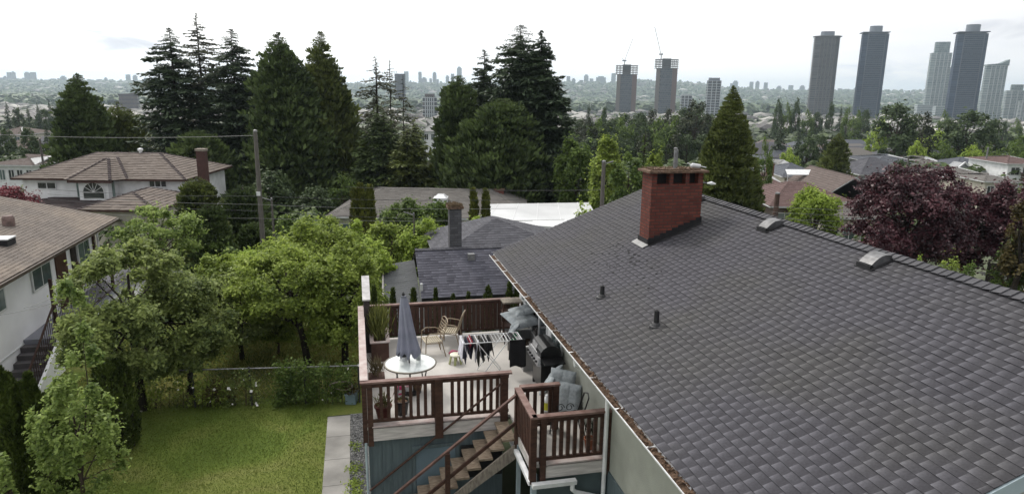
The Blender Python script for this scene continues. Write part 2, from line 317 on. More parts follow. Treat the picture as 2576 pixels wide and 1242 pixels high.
# downspout
dp = MB().tube([(TE-.06, 11.0, ZE-.15), (TE-.06, 11.0, ZE-.24), (4.40, 11.0, ZE-.5), (4.40, 11.0, .25), (4.30, 11.0, .12)], .042, 8); fin(dp, 'downspout', M_gutterw, hs)
# chimney
ct0, ct1, cs0, cs1, cz = 6.58, 7.86, 14.41, 14.93, 7.58
ch = MB(); ch.box(ct0, ct1, cs0, cs1, 5.6, cz-.26)
for a, b in ((ct0, ct0+.13), (ct0+.44, ct0+.53), (ct0+.84, ct0+.93), (ct1-.12, ct1)): ch.box(a, b, cs0, cs1, cz-.26, cz)
ch.box(ct0+.13, ct1-.12, cs0+.2, cs1-.18, cz-.26, cz-.002)
o_ch = fin(ch, 'chimney', M_brick, hs)
fin(MB().box(ct0+.10, ct1-.09, cs0+.18, cs1-.16, cz-.258, cz-.01), 'flue_opening', M_dark, o_ch)
cc = MB(); nn = 14
pts = []
for i in range(nn): pts.append((ct0-.1+(ct1-ct0+.2)*i/(nn-1), cs0-.08+rnd.uniform(-.02, .02), cz+.001+rnd.uniform(-.01, .01)*0))
cc.prism(pts+[(ct1+.1, cs1+.08, cz+.001), (ct0-.1, cs1+.08, cz+.001)], (0, 0, .05)); cc.prism([(ct0+.06, cs0+.04, cz+.052), (ct1-.06, cs0+.04, cz+.052), (ct1-.06, cs1-.04, cz+.052), (ct0+.06, cs1-.04, cz+.052)], (0, 0, .035))
fin(cc, 'chimney_cap', M_conc, o_ch)
ms = MB()
for i in range(160):
    x = rnd.uniform(ct0-.08, ct1-.2); y = rnd.uniform(cs0-.07, cs1); r = rnd.uniform(.008, .028); ms.lathe([(r, 0), (r*.9, r*.6), (0.0, r)], 6, (x, y, cz+(.05 if y < cs0+.04 else .085)))
fin(ms, 'moss', mat('rusty_moss', (0.06, 0.035, 0.022), 1, .5, 20, col2=(.11, .08, .045)), o_ch)['kind'] = 'stuff'
fl = MB().tube([(7.22, 14.62, cz+.08), (7.22, 14.62, cz+.52)], .035, 8).tube([(7.30, 14.7, cz+.08), (7.30, 14.7, cz+.5)], .03, 8); fl.lathe([(.045, 0), (.045, .03), (.0, .05)], 10, (7.22, 14.62, cz+.52))
fin(fl, 'flue_pipe', M_galv, o_ch)
an = MB().tube([(7.62, 14.6, cz+.12), (7.66, 14.6, cz+.15), (7.84, 14.55, cz+.13)], [.035, .055, .045], 8).tube([(7.66, 14.62, cz+.15), (7.55, 14.62, cz+.2)], .012, 6).tube([(7.84, 14.55, cz+.13), (7.99, 14.55, cz+.1)], .012, 6)
fin(an, 'white_mortar_lump', M_white, o_ch)
fla = MB(); zz = rz_
for (a, b) in (((ct0-.02, cs0-.02), (ct1+.02, cs0-.02)), ((ct0-.02, cs1+.02), (ct0-.02, cs0-.02)), ((ct1+.02, cs1+.02), (ct1+.02, cs0-.02))):
    n_ = 9
    for i in range(n_):
        x0 = a[0]+(b[0]-a[0])*i/n_; x1 = a[0]+(b[0]-a[0])*(i+1)/n_; y0 = a[1]+(b[1]-a[1])*i/n_; y1 = a[1]+(b[1]-a[1])*(i+1)/n_
        ht = .17 if a[0] == b[0] or True else .2
        z0, z1 = zz(x0), zz(x1); zt = zz((x0+x1)/2)+ht
        d = Vector((b[1]-a[1], -(b[0]-a[0]), 0)).normalized()*.012
        fla.add([(x0, y0, z0-.03), (x1, y1, z1-.03), (x1, y1, zt), (x0, y0, zt), (x0+d.x, y0+d.y, z0-.03), (x1+d.x, y1+d.y, z1-.03), (x1+d.x, y1+d.y, zt), (x0+d.x, y0+d.y, zt)], [(0, 1, 2, 3), (7, 6, 5, 4), (3, 2, 6, 7), (0, 3, 7, 4), (1, 5, 6, 2)])
        fla.add([(x0, y0, z0+.024), (x1, y1, z1+.024), (x1+d.x*9, y1+d.y*9, zz(x1+d.x*9)+.024), (x0+d.x*9, y0+d.y*9, zz(x0+d.x*9)+.024)], [(0, 1, 2, 3)])
fin(fla, 'flashing', M_flash, o_ch)
q = MB(); e_ = .028; q.add([(6.42, 14.36, rz_(6.42)+e_), (6.56, 14.36, rz_(6.56)+e_), (6.56, 15.02, rz_(6.56)+e_), (6.42, 15.02, rz_(6.42)+e_), (6.42, 14.36, rz_(6.42)+e_+.012), (6.56, 14.36, rz_(6.56)+e_+.03), (6.56, 15.02, rz_(6.56)+e_+.03), (6.42, 15.02, rz_(6.42)+e_+.012)], [(0, 3, 2, 1), (4, 5, 6, 7), (0, 1, 5, 4), (1, 2, 6, 5), (2, 3, 7, 6), (3, 0, 4, 7)])
fin(q, 'apron_flashing', mat('bare_aluminium', (.26, .26, .26), .5, .2, 5), o_ch)
# roof vents
for (t, s) in ((8.50, 12.55), (8.48, 9.5), (8.50, 15.9)):
    v = MB(); z = rz_(t)+.02; n_ = 6; top = []
    for i in range(n_+1):
        a = i/n_; top.append((t-.2+.38*a, z-.2*k_+.38*a*k_+.045+.10*math.sin(math.pi*(0.1+.8*a))))
    poly = [(a, s-.15, b) for a, b in top]+[(t+.18, s-.15, z+.18*k_), (t-.13, s-.15, z-.13*k_)]
    v.prism(poly, (0, .30, 0)); vo = fin(v, 'roof_vent', mat('vent_hood_metal', (.11, .11, .115), .4, .5, 6, metal=.3), o_roof)
    # dark base and mouth as a second sub-part of the roof
    b_ = MB(); b_.add([(t-.24, s-.2, rz_(t-.24)+.018), (t+.24, s-.2, rz_(t+.24)+.018), (t+.24, s+.2, rz_(t+.24)+.018), (t-.24, s+.2, rz_(t-.24)+.018), (t-.24, s-.2, rz_(t-.24)+.03), (t+.24, s-.2, rz_(t+.24)+.03), (t+.24, s+.2, rz_(t+.24)+.03), (t-.24, s+.2, rz_(t-.24)+.03)], [(0, 3, 2, 1), (4, 5, 6, 7), (0, 1, 5, 4), (1, 2, 6, 5), (2, 3, 7, 6), (3, 0, 4, 7)])
    b_.box(t-.235, t-.205, s-.165, s+.165, rz_(t-.2)+.02, rz_(t-.2)+.085); fin(b_, 'vent_base', M_flash, o_roof)
for (t, s, hh) in ((4.88, 12.78, .26), (5.12, 10.67, .3)):
    z = rz_(t); v = MB().lathe([(.10, 0), (.075, .05), (.05, .08), (.045, hh), (.03, hh), (.03, hh-.05)], 12, (t, s, z)); v.lathe([(.13, -.02), (.12, .02), (.0, .05)], 12, (t, s, z)); fin(v, 'vent_pipe', M_black, o_roof)
# scattered debris and moss tufts below the chimney
d_ = MB()
for i in range(75):
    t = 6.3-abs(rnd.gauss(0, .45))-.05; s = 14.55+rnd.gauss(0, .7)-(6.3-t)*.6; r = rnd.uniform(.015, .045); d_.lathe([(r, 0), (r*.8, r*.35), (0, r*.6)], 6, (t, s, rz_(t)+.012))
fin(d_, 'moss', M_flash, o_roof)['kind'] = 'stuff'
# ------------------------------------------------------------------ deck
ZD = 2.6
dk = lotthing('deck', 'raised pale deck with red-brown railings against the stucco house wall', 'deck', 2.2, 14.5, 0)
fl = MB().box(0.04, 4.46, 13.14, 18.28, ZD-.06, ZD).box(3.04, 4.46, 11.06, 13.139, ZD-.06, ZD); fin(fl, 'floor', M_deckf, dk)
fb = MB().box(0.16, 2.96, 13.10, 13.139, ZD-.3, ZD-.03).box(0.0, .039, 13.2, 18.3, ZD-.3, ZD-.03).box(3.16, 4.36, 11.02, 11.059, ZD-.27, ZD-.03).box(3.0, 3.038, 11.1, 12.2, ZD-.2, ZD-.03)
fin(fb, 'fascia_board', M_deckb, dk)
lp = MB().box(0.14, 2.96, 13.08, 13.24, ZD+.004, ZD+.022).box(3.16, 4.36, 11.0, 11.16, ZD+.004, ZD+.022); fin(lp, 'edge_trim', M_capg, dk)
jo = MB()
for i in range(8): jo.box(.1, 4.4, 13.4+i*.65, 13.45+i*.65, ZD-.25, ZD-.065)
fin(jo, 'joist', M_string, dk)
def railing(p, q, posts, nb, cap=M_cap, capw=.13, zt=3.6, lower=ZD+.12, ends=(0, 0), pdown=ZD-.3, bw=.06, name='railing', bays=None):
    """railing from p to q (t,s); posts: list of (fraction, width, bottom)"""
    P = Vector((p[0], p[1], 0)); Q = Vector((q[0], q[1], 0)); d = Q-P; D = d.normalized()
    top = MB(); top.beam(P+Vector((0, 0, zt-.02))-D*ends[0], Q+Vector((0, 0, zt-.02))+D*ends[1], capw, .04)
    r = fin(top, name, cap, dk)
    fin(MB().beam(P+Vector((0, 0, zt-.09)), Q+Vector((0, 0, zt-.09)), .04, .095), 'cross_rail', M_stain, r); fin(MB().beam(P+Vector((0, 0, lower)), Q+Vector((0, 0, lower)), .05, .06), 'cross_rail', M_stain, r)
    for f, w_, b_ in posts:
        c = P+d*f; m = MB().beam(c+Vector((0, 0, b_)), c+Vector((0, 0, zt-.042)), w_, w_, up=D); fin(m, 'post', M_stain, r)
    if bays is None: bays = [(i+1)/(nb+1) for i in range(nb)]
    for f in bays:
        c = P+d*f; m = MB().beam(c+Vector((0, 0, lower+.031)), c+Vector((0, 0, zt-.1)), bw, bw*1.1, up=D); fin(m, 'baluster', M_stain, r)
    return r
b1 = [.045+.0505*i+.01 for i in range(1, 9)]; b2 = [.55+.046*i for i in range(1, 9)]
railing((0.02, 13.17), (3.0, 13.12), [(0.03, .11, ZD-.42), (0.50, .17, ZD-.36), (0.965, .16, ZD-.4)], 0, bays=b1+b2, ends=(.1, .06))
railing((0.0, 13.2), (0.0, 18.2), [(0.0, .10, ZD-.42), (.27, .1, ZD-.3), (.54, .1, ZD-.3), (.99, .1, ZD-.3)], 0, cap=M_capg, capw=.16, bays=[.04+i*.029 for i in range(32) if abs(.04+i*.029-.27) > .02 and abs(.04+i*.029-.54) > .02])
railing((0.05, 18.2), (4.1, 18.2), [(0.0, .1, ZD-.3), (.335, .11, ZD-.3), (.66, .11, ZD-.3), (1.0, .11, ZD-.3)], 0, bays=[i/33 for i in range(1, 33) if min(abs(i/33-.335), abs(i/33-.66)) > .02], bw=.085, ends=(0, .08))
railing((3.0, 11.05), (3.0, 12.27), [(0.0, .12, ZD-.35), (1.0, .12, ZD-.45)], 9, ends=(.06, .05), bw=.07)
railing((3.06, 11.05), (4.5, 11.05), [(0.09, .11, ZD-.36), (.965, .12, ZD-.33)], 0, bays=[.15+.092*i for i in range(1, 9)], ends=(.08, .0))
railing((3.06, 12.36), (3.85, 12.36), [(.94, .13, ZD)], 4, ends=(0, .04))
# tall privacy screen on the left side
ps = MB().prism([(.07, 17.25, ZD), (.07, 18.3, ZD), (.07, 18.3, 4.33), (.07, 17.25, 4.02)], (.15, 0, 0)); scn = fin(ps, 'privacy_screen', mat('dark_screen_boards', (.05, .04, .04), .7, .3, 4), dk)
fin(MB().beam((.145, 17.22, 4.05), (.145, 18.4, 4.375), .2, .04), 'screen_cap', mat('bleached_screen_cap', (.36, .35, .35), .8, .25, 6, col2=(.55, .54, .54)), scn)
# storage room walls under the deck
wl = MB().box(0.06, 2.9, 13.2, 13.3, 0, ZD-.31).box(0.06, .16, 13.3, 18.2, 0, ZD-.31)
for i in range(14): wl.box(0.1+i*.205, .115+i*.205, 13.188, 13.2, 0, ZD-.31)
fin(wl, 'lower_wall', M_teal, dk)
dr = MB().box(1.02, 1.86, 13.16, 13.187, 0.05, 1.98); do_ = fin(dr, 'door', mat('blue_grey_door', (.12, .17, .20), .6, .15, 2), dk)
fin(MB().box(.94, 1.01, 13.15, 13.187, 0, 2.06).box(1.87, 1.94, 13.15, 13.187, 0, 2.06).box(1.01, 1.87, 13.15, 13.187, 1.99, 2.06), 'door_frame', M_teal, do_)
fin(MB().tube([(1.10, 13.159, 1.0), (1.10, 13.10, 1.0)], .02, 8), 'handle', M_galv, do_)
fin(MB().box(1.98, 2.88, 13.15, 13.187, 1.2, 1.96), 'opening_shade_panel', M_dark, dk)  # flat dark panel paints the shade inside an opening in the wall
fin(MB().box(3.1, 4.46, 11.1, 11.2, 0, ZD-.28), 'landing_wall', mat('slate_teal_paint', (.070, .095, .10), .7, .15, 3), dk)
fin(MB().box(3.0, 3.098, 11.08, 11.18, 0, ZD-.2), 'support_post', M_fascia, dk); fin(MB().box(2.98, 3.06, 12.18, 12.25, 0, ZD-.2), 'support_post', M_fascia, dk)
ds = MB().tube([(.0, 13.14, ZD-.35), (.02, 13.14, 0.1)], .028, 8); fin(ds, 'corner_downspout', M_fascia, dk)
g2 = MB().prism([(3.0-.03, 10.86, ZD-.3), (3.0-.03, 10.98, ZD-.3), (3.0-.03, 10.98, ZD-.39), (3.0-.03, 10.88, ZD-.39)], (.85, 0, 0)); go = fin(g2, 'landing_gutter', M_gutterw, dk)
fin(MB().tube([(3.75, 10.92, ZD-.39), (3.75, 10.92, ZD-.5), (3.82, 10.94, ZD-.58), (4.35, 11.0, ZD-.80)], .045, 8), 'elbow_pipe', M_gutterw, go)
fin(MB().beam((2.96, 11.0, ZD-.33), (2.96, 13.05, ZD-.33), .09, .08), 'side_gutter', M_gutterw, dk)
# ------------------------------------------------------------------ staircase
st = lotthing('staircase', 'weathered timber staircase with red-brown handrails descending from the deck beside the teal wall', 'staircase', 1.4, 12.6, 0)
run, rise, nst = .238, .186, 13
for i in range(nst):
    x1 = 2.97-i*run; z = ZD-.10-i*rise
    fin(MB().box(x1-.285, x1, 12.26, 13.06, z-.045, z), 'tread', M_tread, st)
def strg(s_): 
    z0 = ZD-.16; L_ = nst*run
    return MB().prism([(2.98, s_, z0-.02), (2.98, s_, z0-.34), (2.98-L_, s_, max(0, z0-.34-nst*rise)), (2.98-L_-.2, s_, .0), (2.98-L_, s_, z0-nst*rise+.02)], (0, .045, 0))
fin(strg(12.21), 'stringer', M_string, st); fin(strg(13.065), 'stringer', M_string, st)
sl = rise/run
def pt(t, s_, h): return (t, s_, ZD-.1-(2.97-t)*sl+h)
hr = MB().beam(pt(2.94, 12.19, 1.02), pt(-.15, 12.19, 1.02), .07, .04); h1 = fin(hr, 'handrail', mat('worn_handrail', (.10, .055, .045), .65, .3, 6), st)
fin(MB().beam(pt(2.94, 12.19, .42), pt(-.15, 12.19, .42), .04, .07), 'mid_rail', M_stain, h1)
fin(MB().beam(pt(1.56, 12.17, -.35), pt(1.56, 12.17, .99), .095, .095, up=(1, 0, 0)), 'newel_post', M_stain, h1)
fin(MB().beam((.1, 12.17, 0), pt(.1, 12.17, .99), .095, .095, up=(1, 0, 0)), 'newel_post', M_stain, h1)
fin(MB().tube([pt(2.85, 13.05, .98), pt(.05, 13.12, .95)], .024, 8), 'wall_handrail', M_stain, st)
# ------------------------------------------------------------------ things on the deck
# patio table
tt, ts = 1.05, 14.67
tb = lotthing('patio_table', 'round glass topped patio table under the closed parasol', 'table', tt, ts, ZD)
fin(MB().lathe([(.0, 0), (.56, 0), (.575, .006), (.56, .012), (0.0, .012)], 40, (tt, ts, ZD+.70)), 'tabletop', mat('frosted_glass_top', (.60, .64, .63), .15, .04, 3, spec=.8), tb)
fin(MB().lathe([(.56, -.014), (.592, -.014), (.60, .004), (.59, .02), (.565, .02)], 40, (tt, ts, ZD+.70), False), 'rim', mat('taupe_metal', (.20, .18, .15), .45, .2, 6, metal=.3), tb, True)
for i in range(4):
    a = math.pi/4+i*math.pi/2; c, s_ = math.cos(a), math.sin(a)
    fin(MB().tube([(tt+c*.48, ts+s_*.48, ZD+.69), (tt+c*.40, ts+s_*.40, ZD+.35), (tt+c*.46, ts+s_*.46, ZD)], .016, 8), 'leg', M_galv, tb)
# parasol
pa = lotthing('parasol', 'closed grey-blue parasol standing through the glass table', 'parasol', tt-.06, ts, ZD)
fin(MB().tube([(tt-.0, ts, ZD), (tt-.03, ts, ZD+1.0), (tt-.12, ts, ZD+2.33)], .02, 8), 'pole', M_galv, pa)
fin(MB().lathe([(.24, 0), (.24, .05), (.05, .09), (.035, .3), (.0, .3)], 20, (tt, ts, ZD+.0)), 'base', M_black, pa)
fin(MB().lathe([(.03, 0), (.035, .03), (.015, .07), (0, .08)], 10, (tt-.122, ts, ZD+2.32)), 'finial', M_black, pa)
cn = MB(); NA, prf = 48, [(.05, 2.30), (.075, 2.24), (.10, 2.05), (.105, 1.98), (.13, 1.6), (.17, 1.3), (.205, 1.1), (.225, .98), (.20, .93)]
for r, z in prf:
    for k in range(NA):
        a = 2*math.pi*k/NA; fo = 1+.22*min(1, (2.3-z)/.6)*math.cos(8*a+.7*math.sin(z*4)); rr = r*fo*(1.1 if math.cos(a) > .3 else 1); zz_ = z-(.07*math.cos(8*a+1) if z < 1.0 else 0); off = (2.33-z)/1.33
        cn.v.append((tt-.12+.07*off+rr*math.cos(a), ts+rr*math.sin(a), ZD+zz_))
for i in range(len(prf)-1):
    for k in range(NA): k2 = (k+1) % NA; cn.f.append((i*NA+k, i*NA+k2, (i+1)*NA+k2, (i+1)*NA+k))
cn.f.append(tuple(range(NA)))
fin(cn, 'canopy', mat('grey_blue_canvas', (.23, .24, .30), .85, .18, 3, col2=None, bump=.2), pa, True)
# black pot form paints parasol shade and a table reflection; canister beside it
pb = lotthing('plant_pot', 'black pot form on a pale stand, painting parasol shade and reflection on the glass table', 'pot', tt-.13, ts+.22, ZD+.712)
fin(MB().lathe([(.085, 0), (.115, .17), (.125, .17), (.12, .2), (.1, .2), (.09, .16), (0, .15)], 20, (tt-.13, ts+.22, ZD+.80)), 'rim', M_black, pb, True); fin(MB().lathe([(.10, 0), (.085, .085), (0, .085)], 20, (tt-.13, ts+.22, ZD+.714)), 'stand', M_white, pb)
ca = lotthing('canister', 'grey canister with a dark open top on the glass table', 'canister', tt+.2, ts+.18, ZD+.712)
fin(MB().lathe([(.055, 0), (.062, .19), (.056, .19), (.05, .03), (0, .03)], 18, (tt+.2, ts+.18, ZD+.714)), 'body', mat('grey_ceramic', (.38, .41, .41), .4, .1), ca, True); fin(MB().lathe([(.0, 0), (.052, 0), (.052, .004), (0, .006)], 18, (tt+.2, ts+.18, ZD+.86)), 'contents', M_dark, ca)
# pink toy and carton beneath the table
pk = lotthing('toy_box', 'bright pink box under the round glass table', 'box', tt-.22, ts-.05, ZD)
pm = MB().box(tt-.32, tt-.14, ts-.12, ts+.05, ZD, ZD+.2); bevel(fin(pm, 'side', mat('pink_plastic', (.55, .04, .16), .5, .2), pk), .012); fin(MB().box(tt-.31, tt-.15, ts-.13, ts-.1215, ZD+.05, ZD+.12), 'panel', M_white, pk)
wb = lotthing('carton', 'white and pink carton beside the bright pink box under the table', 'carton', tt-.04, ts-.05, ZD)
bevel(fin(MB().box(tt-.12, tt+.04, ts-.12, ts+.05, ZD, ZD+.17), 'body', M_white, wb), .01); fin(MB().box(tt-.11, tt+.03, ts-.11, ts+.04, ZD+.171, ZD+.185), 'lid', mat('pale_pink', (.6, .3, .35), .5, .1), wb)
bk = lotthing('basket', 'small brown wicker basket beside the white carton under the table', 'basket', tt+.15, ts-.02, ZD)
fin(MB().lathe([(.08, 0), (.11, .16), (.1, .17), (.085, .05), (0, .05)], 16, (tt+.15, ts-.02, ZD)), 'body', mat('wicker', (.14, .09, .05), .8, .4, 40), bk)
# slatted chairs
M_tan = mat('tan_painted_metal', (.27, .215, .15), .5, .15, 6)
def chair(label, t, s, ang):
    r = lot('garden_chair', label, 'chair', t, s, ZD, 'tan slatted garden chairs', ang); F = MB()
    for y in (-.25, .25):
        F.tube([(.24, y, 0), (.22, y, .42), (.20, y, .60), (.10, y*1.04, .66), (-.16, y*1.04, .64), (-.24, y, .60)], .014, 8).tube([(-.30, y, 0), (-.20, y, .40), (-.26, y, .62), (-.36, y*.98, .92)], .014, 8).tube([(.23, y, .40), (-.21, y, .38)], .013, 8)
    F.tube([(-.36, -.245, .92), (-.38, -.12, .97), (-.38, .12, .97), (-.36, .245, .92)], .014, 8); F.build('frame', M_tan, r)
    S_ = MB()
    for i in range(8): x = -.19+i*.057; S_.box(x-.02, x+.02, -.24, .24, .405, .42)
    S_.build('seat', mat('pale_tan_slats', (.40, .35, .26), .55, .15), r)
    B_ = MB()
    for i in range(6): z = .5+i*.075; x = -.235-(z-.5)*.28; B_.beam((x, -.24, z), (x, .24, z), .012, .035)
    B_.build('backrest', M_tan, r); return r
chair('tan slatted garden chair right behind the table', 1.78, 16.85, math.pi+.15)
chair('tan slatted garden chair farther back, nearest the rear railing', 2.35, 17.45, math.pi-.35)
# stool with pink cloth
so = lotthing('stool', 'small white and pale green plastic stool in the middle of the deck', 'stool', 2.3, 16.15, ZD)
M_pg = mat('pale_green_plastic', (.34, .36, .17), .45, .1); fin(MB().lathe([(.0, .25), (.13, .25), (.15, .235), (.152, .21), (.13, .2), (0, .2)], 24, (2.3, 16.15, ZD)), 'seat', mat('cream_plastic', (.66, .64, .52), .45, .06), so, True)
for i in range(6):
    a = i*math.pi/3+.3; c, s_ = math.cos(a), math.sin(a); fin(MB().beam((2.3+c*.125, 16.15+s_*.125, ZD+.2), (2.3+c*.175, 16.15+s_*.175, ZD), .06, .025, up=(c, s_, 0)), 'leg', M_pg, so)
pc = lotthing('pink_toy', 'small pink toy on the deck floor just behind the stool', 'toy', 2.3, 16.75, ZD)
pm = MB().tube([(2.2, 16.7, ZD+.04), (2.3, 16.72, ZD+.08), (2.42, 16.78, ZD+.05)], [.03, .06, .03], 8).tube([(2.42, 16.78, ZD+.05), (2.5, 16.72, ZD+.03)], [.03, .015], 8); fin(pm, 'body', mat('pink_rubber', (.5, .12, .2), .6, .3), pc, True)
fin(MB().lathe([(.04, 0), (.045, .03), (0, .05)], 10, (2.5, 16.85, ZD+.02)), 'dark_cap', M_black, pc)
# drying rack and the laundry on it
RX, RY, RZ = 3.05, 15.35, ZD+.92
rk = lotthing('drying_rack', 'white folding clothes drying rack standing open on the deck', 'drying rack', RX, RY, ZD)
M_wm = mat('white_enamel_wire', (.68, .69, .7), .35, .05)
f = MB()
for y in (-.27, .27): f.tube([(RX-.72, RY+y, RZ+.0), (RX+.72, RY+y, RZ+.0)], .011, 6)
for x in (-.72, -.36, .36, .72): f.tube([(RX+x, RY-.27, RZ), (RX+x, RY+.27, RZ)], .01, 6)
fin(f, 'frame', M_wm, rk)
for i in range(18):
    x = -.68+i*.08; fin(MB().tube([(RX+x, RY-.27, RZ), (RX+x, RY+.27, RZ)], .0055, 5), 'hanging_bar', M_wm, rk)
for a, b in (((-.38, -.26), (.30, -.26)), ((.38, -.26), (-.30, -.26)), ((-.38, .26), (.30, .26)), ((.38, .26), (-.30, .26))): fin(MB().tube([(RX+a[0], RY+a[1], RZ), (RX+b[0], RY+b[1], ZD+.01)], .011, 6), 'leg', M_wm, rk)
def cloth(label, cat, name, x, y0, y1, drop, m, w=.0, seed=0, along=False, wid=.3, jag=.06):
    r_ = random.Random(seed); c = MB(); n = 10; o_ = lotthing(name, label, cat, RX+x, RY, RZ-drop*.5, 'laundry hung over the drying rack')
    nu, nv = 12, 7
    for side in (-1, 1):
        base = len(c.v)
        for j in range(nv+1):
            for i in range(nu+1):
                a = i/nu; y = y0+(y1-y0)*a; z = RZ+.012-(drop+jag*math.sin(7*a+seed))*(j/nv)*(1 if side < 0 else .8); dx = side*(.014+.055*j/nv)+.012*math.sin(9*a+seed)*(j/nv)
                if along: c.v.append((RX+x+(a-.5)*wid, RY+y0+dx, z))
                else: c.v.append((RX+x+dx, RY+y+.02*math.sin(5*j/nv+seed)*(j/nv), z))
        for j in range(nv):
            for i in range(nu): q = base+j*(nu+1)+i; c.f.append((q, q+1, q+nu+2, q+nu+1))
    nb_ = (nu+1)*(nv+1)
    for i in range(nu): c.f.append((i, i+1, nb_+i+1, nb_+i))
    ob = fin(c, 'fabric', m, o_, True); so_ = ob.modifiers.new('thick', 'SOLIDIFY'); so_.thickness = .006; return o_
Mk = lambda n, c: mat(n, c, .9, .25, 8)
nav, blk, red, wht, olv, gry = Mk('navy_cotton', (.025, .03, .05)), Mk('black_cotton', (.012, .012, .014)), Mk('red_cotton', (.26, .03, .05)), Mk('white_cotton', (.6, .6, .66)), Mk('dark_olive_cotton', (.025, .025, .018)), Mk('charcoal_cotton', (.04, .04, .045))
cloth('white garment hanging at the left end of the drying rack', 'laundry', 'garment', -.70, -.27, .27, .42, wht, seed=1)
cloth('navy garment hanging between the white and red laundry', 'laundry', 'garment', -.60, -.25, .2, .50, nav, seed=2)
cloth('red garment folded over the drying rack', 'laundry', 'garment', -.50, -.25, .26, .18, red, seed=3)
cloth('dark blue garment hanging beside the red one', 'laundry', 'garment', -.44, -.26, .22, .46, nav, seed=4)
cloth('thin white garment hanging between dark blue and olive laundry', 'laundry', 'garment', -.35, -.27, -.1, .48, wht, seed=5)
cloth('dark olive garment, the longest hanging on the rack', 'laundry', 'garment', -.27, -.27, .2, .58, olv, seed=6, jag=.09)
cloth('charcoal garment in the middle of the laundry', 'laundry', 'garment', -.17, -.26, .24, .45, gry, seed=7, jag=.1)
cloth('black garment hanging over the crossed legs of the rack', 'laundry', 'garment', -.05, -.27, .2, .42, blk, seed=8, jag=.1)
cloth('wide black towel hanging on the right end of the drying rack', 'laundry', 'towel', .60, -.275, -.2, .66, blk, along=True, wid=.40, seed=9, jag=.03)
cloth('charcoal garment laid across the bars behind the black towel', 'laundry', 'garment', .52, -.1, .26, .1, gry, seed=10)
# storage box
bx = lotthing('storage_bin', 'tall grey open storage bin against the house wall behind the grill', 'bin', 4.1, 15.8, ZD)
M_gp = mat('grey_plastic_panel', (.33, .33, .33), .5, .1, 4); z1 = ZD+.62
fin(MB().box(3.86, 3.90, 15.3, 16.55, ZD, z1).box(4.32, 4.36, 15.3, 16.55, ZD, z1).box(3.90, 4.32, 15.3, 15.34, ZD, z1).box(3.90, 4.32, 16.51, 16.55, ZD, z1), 'side_panels', M_gp, bx)
fin(MB().box(3.84, 3.92, 15.28, 16.57, z1+.002, z1+.03).box(3.92, 4.38, 16.49, 16.57, z1+.002, z1+.03).box(3.92, 4.38, 15.28, 15.36, z1+.002, z1+.03), 'rim', mat('pale_grey_plastic', (.5, .5, .5), .5, .1), bx); fin(MB().box(3.92, 4.31, 15.35, 16.5, ZD+.3, ZD+.4), 'contents', M_debris, bx)
# quilted seat cushions
M_quilt = mat('grey_blue_quilt', (.23, .255, .27), .9, .35, 16, col2=(.34, .37, .39))
def cushion(par, c, u, v, n, lu, lv, th, nu_=3, nv_=3, name='cushion'):
    c, u, v, n = Vector(c), Vector(u).normalized(), Vector(v).normalized(), Vector(n).normalized(); m = MB(); N = 26
    for sd_ in (1, -1):
        b_ = len(m.v)
        for j in range(N+1):
            for i in range(N+1):
                a, b = i/N, j/N; puff = (abs(math.sin(math.pi*a*nu_))*abs(math.sin(math.pi*b*nv_)))**.35; e = min(1, 6*min(a, b, 1-a, 1-b)+.0)
                m.v.append(tuple(c+u*(a-.5)*lu+v*(b-.5)*lv+n*sd_*th*.5*(.62+.38*puff)*e**.5))
        for j in range(N):
            for i in range(N): q = b_+j*(N+1)+i; m.f.append((q, q+1, q+N+2, q+N+1) if sd_ > 0 else (q+N+1, q+N+2, q+1, q))
    return fin(m, name, M_quilt, par, True)
c1 = lotthing('cushion_stack', 'grey-blue quilted cushions piled by the patio door at the far end of the deck', 'cushions', 4.05, 16.9, ZD)
cushion(c1, (4.08, 16.45, ZD+.98), (.75, .35, .0), (.4, -.75, -.28), (.1, -.2, .95), .85, .75, .17, 3, 3); cushion(c1, (3.88, 16.35, ZD+.80), (.3, .75, .1), (.5, -.2, .75), (-.8, -.1, .5), .75, .5, .15, 3, 2); cushion(c1, (4.15, 16.7, ZD+1.1), (.8, .2, .1), (.2, -.8, -.1), (.1, -.1, .95), .6, .5, .15, 2, 2)
sc_ = lotthing('garden_chair', 'dark metal chair carrying the cushions by the patio door', 'chair', 4.05, 16.95, ZD)
fin(MB().box(3.8, 4.3, 16.75, 17.2, ZD+.42, ZD+.45), 'seat', M_black, sc_)
for x, y in ((3.8, 16.75), (4.28, 16.75), (3.8, 17.2), (4.28, 17.2)): fin(MB().tube([(x, y, ZD), (x, y, ZD+.45)], .015, 6), 'leg', M_black, sc_)
fin(MB().tube([(4.3, 16.72, ZD+.4), (4.4, 16.7, ZD+.8), (4.38, 16.75, ZD+.98)], .015, 6).tube([(4.3, 17.2, ZD+.4), (4.4, 17.2, ZD+.8), (4.38, 17.15, ZD+.98)], .015, 6), 'backrest', M_black, sc_)
gb = lotthing('green_bag', 'green bag hanging over the near side of the cushions at the storage bin', 'bag', 3.95, 16.6, ZD)
m = MB()
for j in range(7):
    z = ZD+.55+.32*j/6; r = .13*math.sin(math.pi*(.25+.65*j/6))
    for k in range(12): a = 2*math.pi*k/12; m.v.append((3.86+r*math.cos(a)*(1+.15*math.sin(3*a+j)), 16.15+r*.8*math.sin(a), z-.08))
for j in range(6):
    for k in range(12): k2 = (k+1) % 12; m.f.append((j*12+k, j*12+k2, (j+1)*12+k2, (j+1)*12+k))
fin(m, 'sack', mat('green_bag_plastic', (.035, .19, .09), .45, .3, 6), gb, True)
